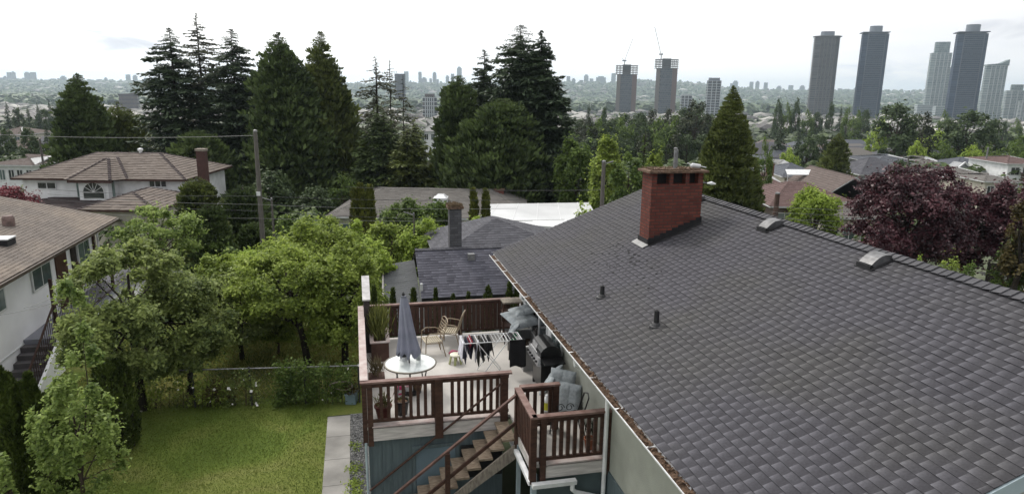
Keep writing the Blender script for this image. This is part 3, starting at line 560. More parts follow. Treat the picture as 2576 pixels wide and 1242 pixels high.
# shelf / grill stand at rear right corner
rs = lotthing('metal_shelf', 'dark low shelf stacked with odds and ends in the far right corner of the deck', 'shelf', 4.2, 17.9, ZD)
for z in (.3, .7, 1.0): fin(MB().box(3.85, 4.4, 17.65, 18.1, ZD+z, ZD+z+.04), 'board', M_string if z > .9 else M_stain, rs)
for x, y in ((3.86, 17.66), (4.38, 17.66), (3.86, 18.08), (4.38, 18.08)): fin(MB().box(x-.02, x+.02, y-.02, y+.02, ZD, ZD+1.0), 'leg', M_stain, rs)
# barbecue
gx, gy = 4.17, 14.36
gr = lotthing('barbecue_grill', 'black gas barbecue with a steel control panel against the house wall', 'barbecue', gx, gy, ZD)
M_gb = mat('black_enamel', (.011, .011, .012), .3, .3, 5, spec=.5); M_ss = mat('brushed_steel', (.42, .42, .43), .35, .2, 9, metal=.6)
fin(MB().box(gx-.22, gx+.24, gy-.36, gy+.36, ZD+.1, ZD+.72), 'cabinet', M_gb, gr)
fin(MB().box(gx-.26, gx+.26, gy-.40, gy+.40, ZD+.72, ZD+.88), 'firebox', M_gb, gr)
hd = MB(); pr = []
for i in range(9): a = math.pi*i/8; pr.append((gx+.0-.26*math.cos(a), gy-.40, ZD+.885+.27*math.sin(a)**.8))
hd.prism(pr, (0, .8, 0)); h_ = fin(hd, 'hood', M_gb, gr); fin(MB().tube([(gx-.30, gy-.28, ZD+.98), (gx-.30, gy+.28, ZD+.98)], .014, 8), 'handle', M_ss, h_)
fin(MB().prism([(gx-.262, gy-.02, ZD+.90), (gx-.20, gy-.02, ZD+1.06), (gx-.215, gy-.02, ZD+1.075), (gx-.28, gy-.02, ZD+.91)], (0, .36, 0)), 'steel_plate', M_ss, h_)
cpn = fin(MB().prism([(gx-.262, gy-.46, ZD+.70), (gx-.34, gy-.46, ZD+.72), (gx-.30, gy-.46, ZD+.90), (gx-.262, gy-.46, ZD+.90)], (0, .92, 0)), 'control_panel', M_ss, gr)
for i in range(5): fin(MB().tube([(gx-.32, gy-.36+i*.18, ZD+.8), (gx-.37, gy-.36+i*.18, ZD+.81)], .028, 10), 'knob', M_black, cpn)
for s_ in (-1, 1): fin(MB().box(gx-.24, gx+.24, gy+s_*.57-.17, gy+s_*.57+.17, ZD+.84, ZD+.87), 'side_shelf', M_gb, gr)
for x in (-.2, .22):
    for y in (-.33, .33): fin(MB().box(gx+x-.025, gx+x+.025, gy+y-.025, gy+y+.025, ZD, ZD+.1), 'foot', M_black, gr)
# second cushion chair on the landing corner
cx_, cy_ = 4.0, 12.95
c2 = lotthing('wrought_iron_chair', 'black wrought iron chair with scrolled sides on the small landing', 'chair', 3.95, 12.3, ZD)
wi = MB()
for y in (11.85, 12.15):
    wi.tube([(3.65, y, ZD), (3.68, y, ZD+.45), (4.2, y, ZD+.43), (4.3, y, ZD)], .014, 6)
for y in (11.85, 12.15):
    for cx0 in (3.85, 4.05): wi.tube([(cx0+.09*math.cos(a*.5)*(1-a*.04), y, ZD+.55+.09*math.sin(a*.5)*(1-a*.04)) for a in range(0, 16)], .009, 5)
fin(wi, 'frame', M_black, c2); fin(MB().box(3.66, 4.25, 11.83, 12.17, ZD+.44, ZD+.46), 'seat', M_black, c2)
fin(MB().tube([(4.22, 11.85, ZD+.44), (4.35, 11.87, ZD+.85)], .014, 6).tube([(4.22, 12.15, ZD+.44), (4.35, 12.13, ZD+.85)], .014, 6).tube([(4.35, 11.87, ZD+.85), (4.37, 12.0, ZD+.9), (4.35, 12.13, ZD+.85)], .014, 6), 'backrest', M_black, c2)
c3 = lotthing('cushion_stack', 'grey-blue quilted cushions propped beside the barbecue near the landing', 'cushions', 4.15, 13.1, ZD)
cushion(c3, (4.15, 13.05, ZD+.48), (.12, .1, 1), (.75, -.6, .0), (-.55, -.8, .2), .95, .58, .17, 4, 2); cushion(c3, (4.0, 13.35, ZD+.62), (.5, .5, .35), (.3, -.6, .7), (-.5, .1, .7), .62, .52, .16, 3, 2); cushion(c3, (4.25, 12.8, ZD+.38), (.15, .2, 1), (.7, -.6, .0), (-.6, -.8, .2), .72, .5, .15, 3, 2)
jg = lotthing('jug', 'white jug with a yellow label beside the propped cushions', 'jug', 3.80, 12.95, ZD)
fin(MB().lathe([(.08, 0), (.085, .02), (.085, .24), (.06, .30), (.028, .33), (.03, .37), (0, .37)], 18, (3.80, 12.95, ZD+.1)), 'bottle', M_white, jg, True); fin(MB().lathe([(.087, .05), (.087, .22)], 18, (3.80, 12.95, ZD+.1), False), 'label', mat('yellow_label', (.5, .48, .04), .5, .1), jg); fin(MB().lathe([(.11, 0), (.11, .09), (0, .095)], 18, (3.80, 12.95, ZD)), 'tray', M_string, jg)
sb = lotthing('watering_can', 'small silver can by the foot of the cushions', 'can', 3.9, 12.75, ZD); fin(MB().lathe([(.06, 0), (.065, .12), (.05, .14), (0, .13)], 14, (3.9, 12.75, ZD)), 'body', M_ss, sb, True); fin(MB().tube([(3.96, 12.75, ZD+.04), (4.05, 12.72, ZD+.15)], .01, 6), 'spout', M_ss, sb)
# pots
M_terra = mat('terracotta', (.26, .10, .055), .85, .2, 6); M_tufts = leafmat('dry_grass_leaf', (.05, .05, .015), (.20, .20, .07), .2)
def potthing(name, label, t, s, r, h, m, loc_z=ZD, plant=None, sq=False, cat='pot'):
    o = lotthing(name, label, cat, t, s, loc_z)
    if sq: fin(MB().prism([(t-r, s-r, loc_z), (t+r, s-r, loc_z), (t+r, s+r, loc_z), (t-r, s+r, loc_z)], (0, 0, h-.03)), 'base', m, o); fin(MB().box(t-r-.02, t+r+.02, s-r-.02, s+r+.02, loc_z+h-.029, loc_z+h), 'rim', m, o)
    else: fin(MB().lathe([(r*.72, 0), (r, h*.86), (r*1.1, h*.86), (r*1.1, h), (r*.92, h), (r*.88, h*.85), (0, h*.85)], 20, (t, s, loc_z)), 'vessel', m, o, False); fin(MB().lathe([(0, 0), (r*.88, 0), (r*.5, .02), (0, .03)], 14, (t, s, loc_z+h*.86)), 'soil', M_debris, o)
    if plant:
        n, hp, sp, lm = plant; P = np.zeros((n, 3)); P[:, 0] = RG.normal(0, r*.45, n); P[:, 1] = RG.normal(0, r*.45, n); P[:, 2] = h*.85+RG.uniform(0, .45, n)*hp
        D = np.stack([RG.normal(0, sp, n), RG.normal(0, sp, n), np.ones(n)], 1); D = unit(D); B = unit(np.cross(D, RG.normal(size=(n, 3))))
        npmesh('leaves', fronds(P, D, B, RG.uniform(.3, .55, n)*hp, np.full(n, .018+hp*.012)), 4, lm, o)
    return o
potthing('planter', 'red-brown pot with a small green plant in the near left corner of the deck', .38, 13.5, .17, .30, mat('dark_red_pot', (.09, .025, .02), .7, .2), plant=(120, .45, .5, M_tufts), cat='planter')
potthing('plant_pot', 'black round pot behind the near railing', .78, 13.62, .15, .32, M_black, plant=(30, .2, .5, M_tufts))
potthing('plant_pot', 'terracotta pot in the landing corner by the downspout', 4.25, 11.45, .11, .22, M_terra, plant=(40, .5, .2, leafmat('dark_small_leaf', (.01, .014, .008), (.03, .04, .02), .1)))
pl = lotthing('planter', 'long timber planter with tall yellow-green grass along the left railing', 'planter', .42, 17.2, ZD)
fin(MB().box(.22, .66, 16.6, 16.65, ZD, ZD+.5).box(.22, .66, 17.6, 17.65, ZD, ZD+.5).box(.22, .27, 16.65, 17.6, ZD, ZD+.5).box(.61, .66, 16.65, 17.6, ZD, ZD+.5), 'box', mat('old_planter_timber', (.085, .045, .035), .8, .3), pl)
fin(MB().box(.19, .69, 16.57, 16.67, ZD+.502, ZD+.53).box(.59, .69, 16.67, 17.68, ZD+.502, ZD+.53).box(.19, .29, 16.67, 17.68, ZD+.502, ZD+.53), 'rim', M_capg, pl); fin(MB().box(.27, .61, 16.65, 17.6, ZD+.2, ZD+.42), 'soil', M_debris, pl)
n = 1500; P = np.zeros((n, 3)); P[:, 0] = RG.normal(0, .09, n); P[:, 1] = RG.normal(.02, .2, n); P[:, 2] = .42+RG.uniform(0, .6, n)*1.05
D = unit(np.stack([P[:, 0]*1.0+RG.normal(0, .2, n), P[:, 1]*.7+RG.normal(0, .2, n), np.ones(n)*.9], 1)); B = unit(np.cross(D, RG.normal(size=(n, 3))))
npmesh('grass_tuft', fronds(P, D, B, RG.uniform(.18, .38, n), np.full(n, .022)), 4, leafmat('bamboo_leaf', (.045, .06, .015), (.24, .25, .07), .25), pl)
potthing('planter', 'low wooden trough with a dry twiggy plant beside the left railing', .3, 15.3, .17, .2, mat('old_planter_timber', (.085, .045, .035), .8, .3), sq=True, plant=(140, .6, .35, leafmat('dry_twig', (.08, .06, .03), (.22, .19, .11), .1)), cat='planter')
# ------------------------------------------------------------------ vegetation
M_bark = mat('bark', (.07, .052, .04), .95, .35, 9, stretch=(3, 3, .6), bump=.6)
M_barkd = mat('dark_bark', (.03, .024, .02), .95, .35, 9, stretch=(3, 3, .6), bump=.4)
LM = {
 'fir': leafmat('fir_needles', (.014, .024, .016), (.095, .135, .070), .15, clump=.35),
 'cedar': leafmat('cedar_scale_leaf', (.017, .030, .012), (.130, .180, .058), .18, clump=.3),
 'yew': leafmat('yellow_tinged_cedar', (.022, .034, .011), (.180, .215, .058), .18, clump=.35),
 'dull': leafmat('dull_hemlock_needles', (.026, .030, .018), (.130, .140, .078), .15, clump=.35),
 'arb': leafmat('arborvitae_leaf', (.014, .024, .007), (.110, .150, .030), .15, clump=2.0),
 'cypress': leafmat('golden_cypress_leaf', (.024, .034, .008), (.170, .185, .034), .15, clump=2.0),
 'maple': leafmat('light_maple_leaf', (.075, .130, .028), (.380, .480, .135), .45, clump=1.2),
 'mapled': leafmat('grey_green_leaf', (.058, .094, .026), (.340, .405, .125), .42, clump=1.2),
 'fruit': leafmat('fruit_tree_leaf', (.072, .118, .018), (.370, .460, .092), .45, clump=.9),
 'lime': leafmat('lime_green_leaf', (.095, .155, .020), (.420, .540, .095), .45, clump=.8),
 'mid': leafmat('mid_green_leaf', (.036, .070, .018), (.180, .255, .060), .4, clump=.7),
 'dkleaf': leafmat('dark_green_leaf', (.024, .042, .020), (.105, .150, .060), .3, clump=.4),
 'maroon': leafmat('purple_maple_leaf', (.022, .009, .014), (.118, .040, .052), .25, rough=.42, clump=.8, spec=.4),
 'red': leafmat('red_maple_leaf', (.08, .018, .022), (.30, .08, .10), .3, clump=1),
 'bronze': leafmat('bronze_green_leaf', (.03, .024, .010), (.13, .105, .035), .3, clump=.8),
}
def trunk_limbs(m, H_, r, ends, rg, lean=(0, 0), fork=.35):
    top = Vector((lean[0], lean[1], H_)); pts = [Vector((0, 0, -.15)), Vector((lean[0]*.2+rg.normal(0, .02)*H_, lean[1]*.2, H_*.3)), Vector((lean[0]*.6, lean[1]*.6+rg.normal(0, .02)*H_, H_*.65)), top]
    m.tube(pts, [r*1.15, r*.85, r*.6, r*.2], 8)
    for e in ends:
        e = Vector(e); f = fork+(.9-fork)*rg.random()*.8; a = pts[1].lerp(pts[3], max(0, min(1, (f-.3)/.7))) if f > .3 else pts[0].lerp(pts[1], f/.3)
        mid = a.lerp(e, .5)+Vector((rg.normal(0, .05), rg.normal(0, .05), .08))*(e-a).length; m.tube([a, mid, e], [r*.38, r*.22, r*.06], 5, cap=False)
def broadleaf(name, label, base, height, rx, ry, leaf, n, lm, cat='tree', group=None, crown0=.25, clumps=26, seed=0, trunk=.12, cr=.34, lean=(0, 0), shape='round', bark=None, hollow=.55, rz=0, extra=None):
    """crown of leaf clumps carried on limbs; base is the ground point"""
    rg = np.random.default_rng(1000+seed); root = thing(name, label, cat, base, rz, group)
    if seed not in (4, 50, 51, 52, 54, 55): clumps = int(clumps*1.7); cr = cr*.76
    h0 = height*crown0; hc = (height-h0)/2; zc = h0+hc; C = []
    while len(C) < clumps:
        p = rg.normal(size=3); p /= np.linalg.norm(p); p *= rg.uniform(.35, 1)**.5
        if p[2] < -.75: continue
        w = 1.0
        if shape == 'cone': w = max(.15, (1-(p[2]+1)/2)*1.3)
        if shape == 'vase': w = .65+.45*(p[2]+1)/2
        C.append((p[0]*rx*w*(1-cr*.6)+lean[0], p[1]*ry*w*(1-cr*.6)+lean[1], zc+p[2]*hc*(1-cr*.4)))
    if extra: C += extra
    C = np.array(C); k = len(C); cs = rg.uniform(.6, 1.15, k)*cr; m = MB()
    lim = [C[i] for i in rg.permutation(k)[:min(k, 22)]]
    trunk_limbs(m, height*.8, trunk, lim, rg, lean); m.build('trunk', bark or M_bark, root, True)
    w = cs**2; idx = rg.choice(k, n, p=w/w.sum()); d = unit(rg.normal(size=(n, 3))); rr = (hollow+(1-hollow)*rg.random(n))[:, None]*rg.uniform(.75, 1.12, (n, 1)); 
    R_ = np.stack([cs[idx]*rx, cs[idx]*ry, cs[idx]*hc*1.0], 1)
    R_ = np.maximum(R_, .12*min(rx, hc)); d[:, 2] = np.where(d[:, 2] < -.35, -d[:, 2], d[:, 2])
    P = C[idx]+d*rr*R_
    # a few drooping or reaching shoots break the outline
    ns = n//7; si = rg.choice(k, ns); sd_ = unit(rg.normal(size=(ns, 3))+np.array([0, 0, .5])); P[:ns] = C[si]+sd_*R_[:ns]*rg.uniform(.9, 1.6, (ns, 1))
    out = unit((P-np.array([lean[0], lean[1], zc-hc*.3]))/np.array([rx, ry, hc])); N = unit(d*.5+out*.4+np.array([0, 0, .55])+rg.normal(size=(n, 3))*.55)
    npmesh('crown', leaves(P, N, leaf, .62, rg), 4, lm, root); return root
def conifer(name, label, base, height, radius, n, lm, seed=0, cat='tree', group=None, style='fir', p=.85, low=.06, droop=.18, fl=.5, irr=.25, tops=1, trunk=.28, dens=1.0, rz=0):
    rg = np.random.default_rng(2000+seed); root = thing(name, label, cat, base, rz, group); m = MB(); allV = []
    offs = [(0, 0, 1.0)]+[(rg.uniform(-.3, .3)*radius, rg.uniform(-.3, .3)*radius, rg.uniform(.86, .97)) for _ in range(tops-1)]
    lob = rg.uniform(.82 if irr > .12 else .96, 1.12 if irr > .12 else 1.04, 24)
    for (ox, oy, hf) in offs:
        Ht = height*hf; m.tube([(ox*.2, oy*.2, -.2), (ox, oy, Ht*.5), (ox+rg.normal(0, .05), oy, Ht*.985)], [trunk, trunk*.6, .03], 7)
        nb = int(Ht/ (.34 if style == 'fir' else .3) * 7*dens); zf = low+(1-low)*(np.arange(nb)+rg.random(nb))/nb; zf = np.minimum(zf, .995)
        az = rg.uniform(0, 2*np.pi, nb); lob_i = (az/(2*np.pi)*8).astype(int)+8*((zf*3).astype(int) % 3)
        L = radius*np.minimum(1, ((1-zf)/(1-low))**p*1.05)*lob[lob_i]*rg.uniform(1-irr, 1+irr*.5, nb); L *= np.minimum(1, .75+(zf-low)*2.5)
        L = np.maximum(L, .10*radius*np.minimum(1, (1-zf)*9)+.03)
        per = max(4, int(n/len(offs)/nb)); u = rg.random((nb, per))**.75; u = np.concatenate([u[:, :-1], np.ones((nb, 1))*.93], 1)
        dirh = np.stack([np.cos(az), np.sin(az), np.zeros(nb)], 1); up = np.array([0, 0, 1.0])
        dr = droop*(1.35-zf)
        if style == 'fir': zz = lambda u: (-dr[:, None]*u*1.1+.30*u**3*dr[:, None])*L[:, None]
        else: zz = lambda u: (.35*u-.25*u**2)*L[:, None]*(1-droop)
        P = np.zeros((nb, per, 3)); P[:, :, 0] = ox+dirh[:, None, 0]*u*L[:, None]; P[:, :, 1] = oy+dirh[:, None, 1]*u*L[:, None]; P[:, :, 2] = (zf*Ht)[:, None]+zz(u)
        side = np.stack([-dirh[:, 1], dirh[:, 0], np.zeros(nb)], 1); sg = rg.uniform(-1, 1, (nb, per, 1)); P += side[:, None, :]*sg*(.16+.22*u[:, :, None])*L[:, None, None]*.9*(1-u[:, :, None]*.55)
        P[:, :, 2] += rg.normal(0, .06, (nb, per))*fl
        if style == 'fir': D = dirh[:, None, :]*.75+side[:, None, :]*sg*.9+np.array([0, 0, -.18])
        else: D = dirh[:, None, :]*.5+side[:, None, :]*sg*.5+np.array([0, 0, .75])
        P = P.reshape(-1, 3); D = unit(D.reshape(-1, 3)+rg.normal(size=(nb*per, 3))*.3); B = unit(np.cross(D, (np.array([0, 0, 1.0])+rg.normal(size=D.shape)*.45) if style == 'fir' else rg.normal(size=D.shape)))
        s_ = fl*rg.uniform(.6, 1.25, len(P))*np.clip(np.repeat(L, per)/radius*1.8, .45, 1)*np.clip(np.repeat(1-zf, per)*9, .35, 1); allV.append(fronds(P, D, B, s_, s_*(.42 if style == 'fir' else .5)))
        for i in range(0, nb, 3 if dens < 2 else 9): m.tube([(ox, oy, zf[i]*Ht), (ox+dirh[i, 0]*L[i]*.75, oy+dirh[i, 1]*L[i]*.75, zf[i]*Ht-(dr[i]*L[i]*.6 if style == 'fir' else -L[i]*.1))], [.05, .012], 4, cap=False)
    m.build('trunk', M_barkd, root); npmesh('crown', np.concatenate(allV), 4, lm, root); return root
def column_shrub(name, label, base, height, r, n, lm, seed=0, cat='shrub', group=None, fl=.12, stems=1, top=.5):
    rg = np.random.default_rng(3000+seed); root = thing(name, label, cat, base, 0, group); m = MB(); P_ = []; N_ = []
    for k in range(stems):
        a = rg.uniform(0, 6.28); ox, oy = (r*.45*math.cos(a), r*.45*math.sin(a)) if stems > 1 else (0, 0); hh = height*(1 if k == 0 else rg.uniform(.85, .98)); nn = n//stems
        z = rg.random(nn)**.9; ph = rg.uniform(0, 6.28, nn); prof = np.minimum(1, (1-z)**top*1.25)*np.minimum(1, .7+z*1.6); rip = 1+.14*np.sin(ph*5+z*4+k)+.10*np.sin(ph*9-z*9)+.1*np.sin(z*22+ph*2)
        R_ = r*(.62 if stems > 1 else 1)*prof*rip*rg.uniform(.72, 1.05, nn); P_.append(np.stack([ox+R_*np.cos(ph), oy+R_*np.sin(ph), z*hh], 1)); N_.append(np.stack([np.cos(ph), np.sin(ph), np.zeros(nn)], 1))
        m.lathe([(r*.35, 0), (r*.42, hh*.35), (r*.28, hh*.7), (.0, hh*.93)], 8, (ox, oy, 0))
    P = np.concatenate(P_); N = np.concatenate(N_); D = unit(N*.35+np.array([0, 0, 1.0])+rg.normal(size=P.shape)*.28); B = unit(np.cross(D, N+rg.normal(size=P.shape)*.5)); s_ = fl*rg.uniform(.6, 1.3, len(P))
    m.build('stem', M_barkd, root); npmesh('foliage', fronds(P, D, B, s_, s_*.5), 4, lm, root); return root
def gp(u, y, v=500):
    p = at_y(u, v, y); return (p.x, y, ground(p.x, y))
def hgt(u, v, y):
    p = at_y(u, v, y); return p.z-ground(p.x, y)
def wm(px, y): return px/FPX*y*.99
# ---- the tall conifers behind the gardens
G1 = 'tall conifers behind the tile roofed house'
def CF(label, u, vt, wpx, y, n, lmn, seed, **k):
    return conifer('conifer', label, gp(u, y, vt), hgt(u, vt, y), wm(wpx, y)/2, n, LM[lmn], seed, **k)
CF('broad dark cedar, the leftmost of the tall conifers behind the tile roofed house', 194, 186, 218, 68, 31350, 'cedar', 1, style='cedar', p=.62, fl=0.54, irr=.3, low=.02, dens=2.2)
CF('short yellow-green cedar between the leftmost cedar and the ragged tall firs', 292, 256, 152, 72, 15294, 'yew', 2, style='cedar', p=.5, fl=0.58, irr=.45, low=.02, tops=3, dens=2.2)
CF('tall dark fir, leftmost of the three ragged firs left of the tall utility pole', 424, 69, 268, 70, 43348, 'fir', 3, p=.62, fl=0.50, irr=.5, droop=.2, dens=0.98)
CF('tallest and thinnest grey-green fir with a sparse pointed top', 492, 32, 258, 74, 28343, 'dull', 4, p=.72, fl=0.45, irr=.6, droop=.12, dens=0.65)
CF('dark fir with a narrow top right of the tallest thin fir', 580, 72, 281, 71, 46683, 'fir', 5, p=.62, fl=0.50, irr=.45, droop=.2, dens=1.04)
CF('massive dense dark cedar with twin tops right behind the tall utility pole', 700, 82, 250, 66, 49400, 'cedar', 6, style='cedar', p=.6, fl=0.61, irr=.46, tops=2, low=.02, dens=2.2)
CF('dense cedar with a rounded knobbly top right of the twin topped cedar', 806, 80, 208, 69, 38000, 'yew', 7, style='cedar', p=.6, fl=0.61, irr=.4, tops=2, low=.02, dens=2.2)
CF('short dark cedar filling the gap below the ragged firs', 500, 330, 212, 62, 17100, 'cedar', 26, style='cedar', p=.4, fl=0.58, irr=.4, low=.02, dens=2.2)
CF('sparse drooping hemlock with a hooked top right of the knobbly cedar', 944, 140, 170, 72, 9000, 'dull', 8, p=.6, fl=0.43, irr=.7, droop=.3, dens=.55)
CF('thin bare spindly hemlock beside the sparse drooping one', 980, 146, 120, 75, 4200, 'dull', 9, p=.6, fl=0.40, irr=.7, dens=.38, trunk=.14)
CF('thinnest nearly bare hemlock, right of the spindly one', 1012, 190, 90, 77, 2400, 'dull', 10, p=.5, fl=0.36, irr=.7, dens=.34, trunk=.12)
CF('feathery dark conifer below the bare hemlocks', 950, 262, 224, 66, 22800, 'cedar', 11, p=.6, fl=0.58, irr=.4, tops=2, low=.02)
CF('low feathery green conifer left of the dense conifer wall', 1040, 300, 165, 64, 15200, 'yew', 12, p=.6, fl=0.54, irr=.4, low=.02, tops=2)
CF('dense dark cedar at the left edge of the right hand conifer clump', 1152, 192, 163, 66, 30400, 'cedar', 13, style='cedar', p=.42, fl=0.54, irr=.25, low=.02, dens=2.2)
CF('dark fir with a slim top inside the right hand conifer clump', 1219, 124, 176, 70, 28404, 'fir', 14, p=.6, fl=0.50, irr=.35)
CF('tall broad dark fir forming the peak of the right hand conifer clump', 1310, 62, 307, 68, 59280, 'fir', 15, p=.55, fl=0.61, irr=.3, tops=2, droop=.14)
CF('tall fir with reaching right side branches at the right edge of the conifer clump', 1362, 76, 263, 66, 45600, 'fir', 16, p=.7, fl=0.61, irr=.42, droop=.10)
CF('low dark fir in front of the right hand conifer clump', 1270, 250, 271, 63, 38000, 'cedar', 27, style='cedar', p=.4, fl=0.58, irr=.35, low=.02, tops=2, dens=2.2)
CF('dense pyramid shaped cedar standing alone right of the brick chimney', 1846, 216, 232, 46, 64000, 'yew', 17, style='cedar', p=.74, fl=.30, irr=.10, droop=.0, low=.01, tops=1, dens=4)
CF('small pyramid cedar among the houses left of the purple maple', 2112, 336, 106, 100, 13300, 'yew', 18, style='cedar', p=.6, fl=0.50, irr=.2, low=.01, dens=2.2)
CF('thin light green young conifer left of the brick chimney', 1624, 325, 56, 58, 2860, 'mid', 19, p=.8, fl=0.36, irr=.5, dens=.5, trunk=.1)
# ---- broadleaf trees
def BL(label, u, vt, wpx, y, n, lmn, leaf, seed, name='tree', **k):
    r = wm(wpx, y)/2; return broadleaf(name, label, gp(u, y, vt), hgt(u, vt, y), r, k.pop('ry', r), leaf, n, LM[lmn], seed=seed, **k)
BL('light green poplar-like tree left of the slim utility pole by the roof', 1530, 334, 150, 55, 18000, 'fruit', .24, 1, shape='cone', crown0=.08, clumps=40, cr=.3)
BL('dull green tree squeezed against the conifer clump behind the white carport', 1450, 338, 110, 60, 9000, 'mid', .28, 2, crown0=.1)
BL('small bright green tree right of the thin young conifer', 1648, 370, 62, 60, 4000, 'fruit', .25, 3, crown0=.15)
BL('low green tree between the slim utility pole and the chimney', 1585, 380, 100, 52, 6000, 'mid', .25, 30, crown0=.1)
BL('bright green ball shaped tree behind the roof ridge with wires before it', 2057, 474, 146, 44, 16000, 'lime', .17, 4, crown0=.12, clumps=60, cr=.26, hollow=.8)
BL('big purple leaved maple filling the space behind the roof ridge', 2305, 406, 335, 36, 36000, 'maroon', .17, 5, crown0=.10, clumps=70, cr=.24, ry=3.2, trunk=.22, bark=M_barkd)
BL('purple leaved tree right of the big purple maple', 2460, 470, 250, 38, 26000, 'maroon', .17, 6, crown0=.10, clumps=40, cr=.28, trunk=.18, bark=M_barkd)
BL('bronze green tree hanging into the picture at the right edge', 2600, 500, 110, 31, 6000, 'bronze', .15, 34, crown0=.1, clumps=24, cr=.3, trunk=.15, bark=M_barkd)
BL('purple leaved tree cut by the right edge of the picture', 2585, 440, 200, 37, 18000, 'maroon', .17, 7, crown0=.10, clumps=34, cr=.3, trunk=.18, bark=M_barkd)
BL('low purple shrub at the foot of the big purple maple beside the ridge', 2215, 560, 110, 33, 5000, 'maroon', .15, 8, name='shrub', cat='shrub', crown0=.05)
BL('yellow-green young shrub poking above the ridge caps below the purple maple', 2318, 626, 36, 26, 700, 'lime', .09, 9, name='shrub', cat='shrub', crown0=.3, shape='cone')
BL('green shrub with pale flowers behind the ridge, left of the concrete drive', 2392, 632, 70, 27, 2500, 'fruit', .10, 10, name='shrub', cat='shrub', crown0=.1)
BL('small green shrub at the edge of the concrete drive', 2440, 655, 56, 27, 1800, 'mid', .09, 11, name='shrub', cat='shrub', crown0=.1)
BL('green shrub behind the garden fence at the right edge of the picture', 2560, 600, 110, 32, 4000, 'mid', .13, 12, name='shrub', cat='shrub', crown0=.05)
# garden orchard, seen over the lawn
def BG(label, u, v0, vt, wpx, y, n, lmn, leaf, seed, **k):
    b = at_z(u, v0, 0) if v0 else None; P_ = (b.x, b.y, 0) if b else gp(u, y, vt); y_ = P_[1]; r = wm(wpx, y_)/2
    return broadleaf(k.pop('name', 'fruit_tree'), label, P_, at_y(u, vt, y_).z-P_[2], r, k.pop('ry', r), leaf, n, LM[lmn], seed=seed, **k)
BG('fruit tree with a leaning bare trunk just behind the wire fence', 778, 922, 620, 320, 0, 34000, 'fruit', .105, 13, crown0=.32, clumps=48, cr=.25, lean=(-.7, .2), trunk=.13, bark=M_barkd)
BG('dense fruit tree behind the left corner of the deck', 868, 915, 600, 250, 0, 34000, 'fruit', .105, 14, crown0=.05, clumps=44, cr=.26, trunk=.12, bark=M_barkd)
BG('tall light green fruit tree rising over the middle of the orchard', 800, 0, 540, 250, 27, 26000, 'fruit', .13, 15, crown0=.15, clumps=40, cr=.28)
BG('light green fruit tree beside the tall one, right of it', 890, 0, 562, 150, 29, 14000, 'lime', .13, 16, crown0=.15, clumps=28, cr=.3)
BG('bright lime green tree at the left of the orchard', 620, 0, 636, 230, 29, 19000, 'lime', .13, 17, crown0=.15, clumps=36, cr=.28)
BG('pale green fruit tree left of the leaning trunk', 610, 905, 690, 270, 0, 30000, 'mapled', .105, 18, crown0=.12, clumps=40, cr=.26, trunk=.09, bark=M_barkd)
BG('round dark yellow-green tree behind the dark roofed neighbour house', 985, 0, 556, 160, 34, 14000, 'fruit', .15, 19, crown0=.1, name='tree')
BG('lime green tree left of the grey chimney of the dark roofed house', 1072, 0, 560, 160, 33, 14000, 'lime', .14, 20, crown0=.1, name='tree')
BG('dark green tree below the skylight of the long grey roofed house', 1015, 0, 500, 140, 46, 9000, 'mid', .2, 21, crown0=.1, name='tree')
BG('dark green tree directly left of the mossy topped grey chimney', 1098, 0, 498, 110, 44, 7000, 'mid', .2, 22, crown0=.1, name='tree')
BG('bright green small tree right of the mossy topped grey chimney', 1190, 0, 536, 80, 36, 4500, 'lime', .15, 23, crown0=.1, name='tree')
BG('lime green shrub peeping over the far roof slope beside the white carport', 1468, 0, 508, 66, 36, 2500, 'lime', .14, 24, crown0=.1, name='shrub', cat='shrub')
BG('fruit tree between the lime green tree and the dense dark conifer', 560, 0, 600, 110, 33, 7000, 'mid', .16, 25, crown0=.1, name='tree')
BG('broad light green fruit tree in the middle of the orchard behind the leaning trunk', 715, 0, 610, 240, 25.5, 22000, 'fruit', .12, 41, crown0=.2, clumps=40, cr=.26)
BG('light green fruit tree behind the deck corner, left of the low grey wing', 930, 0, 610, 150, 27, 14000, 'lime', .12, 42, crown0=.15, clumps=30, cr=.28)
BG('light green tree filling the gap between the grey-green tree and the orchard', 552, 0, 640, 170, 25, 18000, 'fruit', .12, 43, crown0=.1, clumps=34, cr=.27)
BG('low young fruit tree near the leaning trunk', 700, 890, 800, 130, 0, 7000, 'fruit', .09, 26, crown0=.3, trunk=.05)
# left foreground broadleaf trees
BG('large grey-green broadleaf tree over the lawn in front of the white house', 362, 1030, 600, 345, 0, 56000, 'mapled', .105, 27, crown0=.08, clumps=56, cr=.20, trunk=.13, name='broadleaf_tree', ry=2.6, bark=M_barkd)
BG('light green broadleaf tree rising beside the porch of the white house', 395, 0, 515, 230, 30, 16000, 'maple', .13, 28, crown0=.35, clumps=34, cr=.22, trunk=.1, name='broadleaf_tree')
BG('spreading grey-green tree leaning over the wire fence', 480, 990, 690, 270, 0, 36000, 'mapled', .10, 29, crown0=.10, clumps=46, cr=.24, trunk=.1, name='broadleaf_tree', bark=M_barkd)
b = at_z(225, 1330, 0); LB = (b.x, b.y, 0); yy = b.y
ex = []
for (u, v) in ((200, 760), (222, 840), (205, 900), (215, 960), (190, 1010), (230, 1040), (180, 730), (240, 900)):
    p = at_y(u, v, yy+.3); ex.append((p.x-b.x, rnd.uniform(-.3, .3), p.z))
broadleaf('young_tree', 'slender light green young tree in the bottom left corner before the arborvitae', LB, at_y(225, 930, yy).z, 1.0, .9, .085, 13500, LM['maple'], crown0=.02, clumps=34, cr=.23, seed=31, trunk=.05, extra=ex)
BL('small light green sapling at the very bottom left corner', 0, 1130, 60, 12.0, 900, 'maple', .085, 32, name='young_tree', crown0=.2)
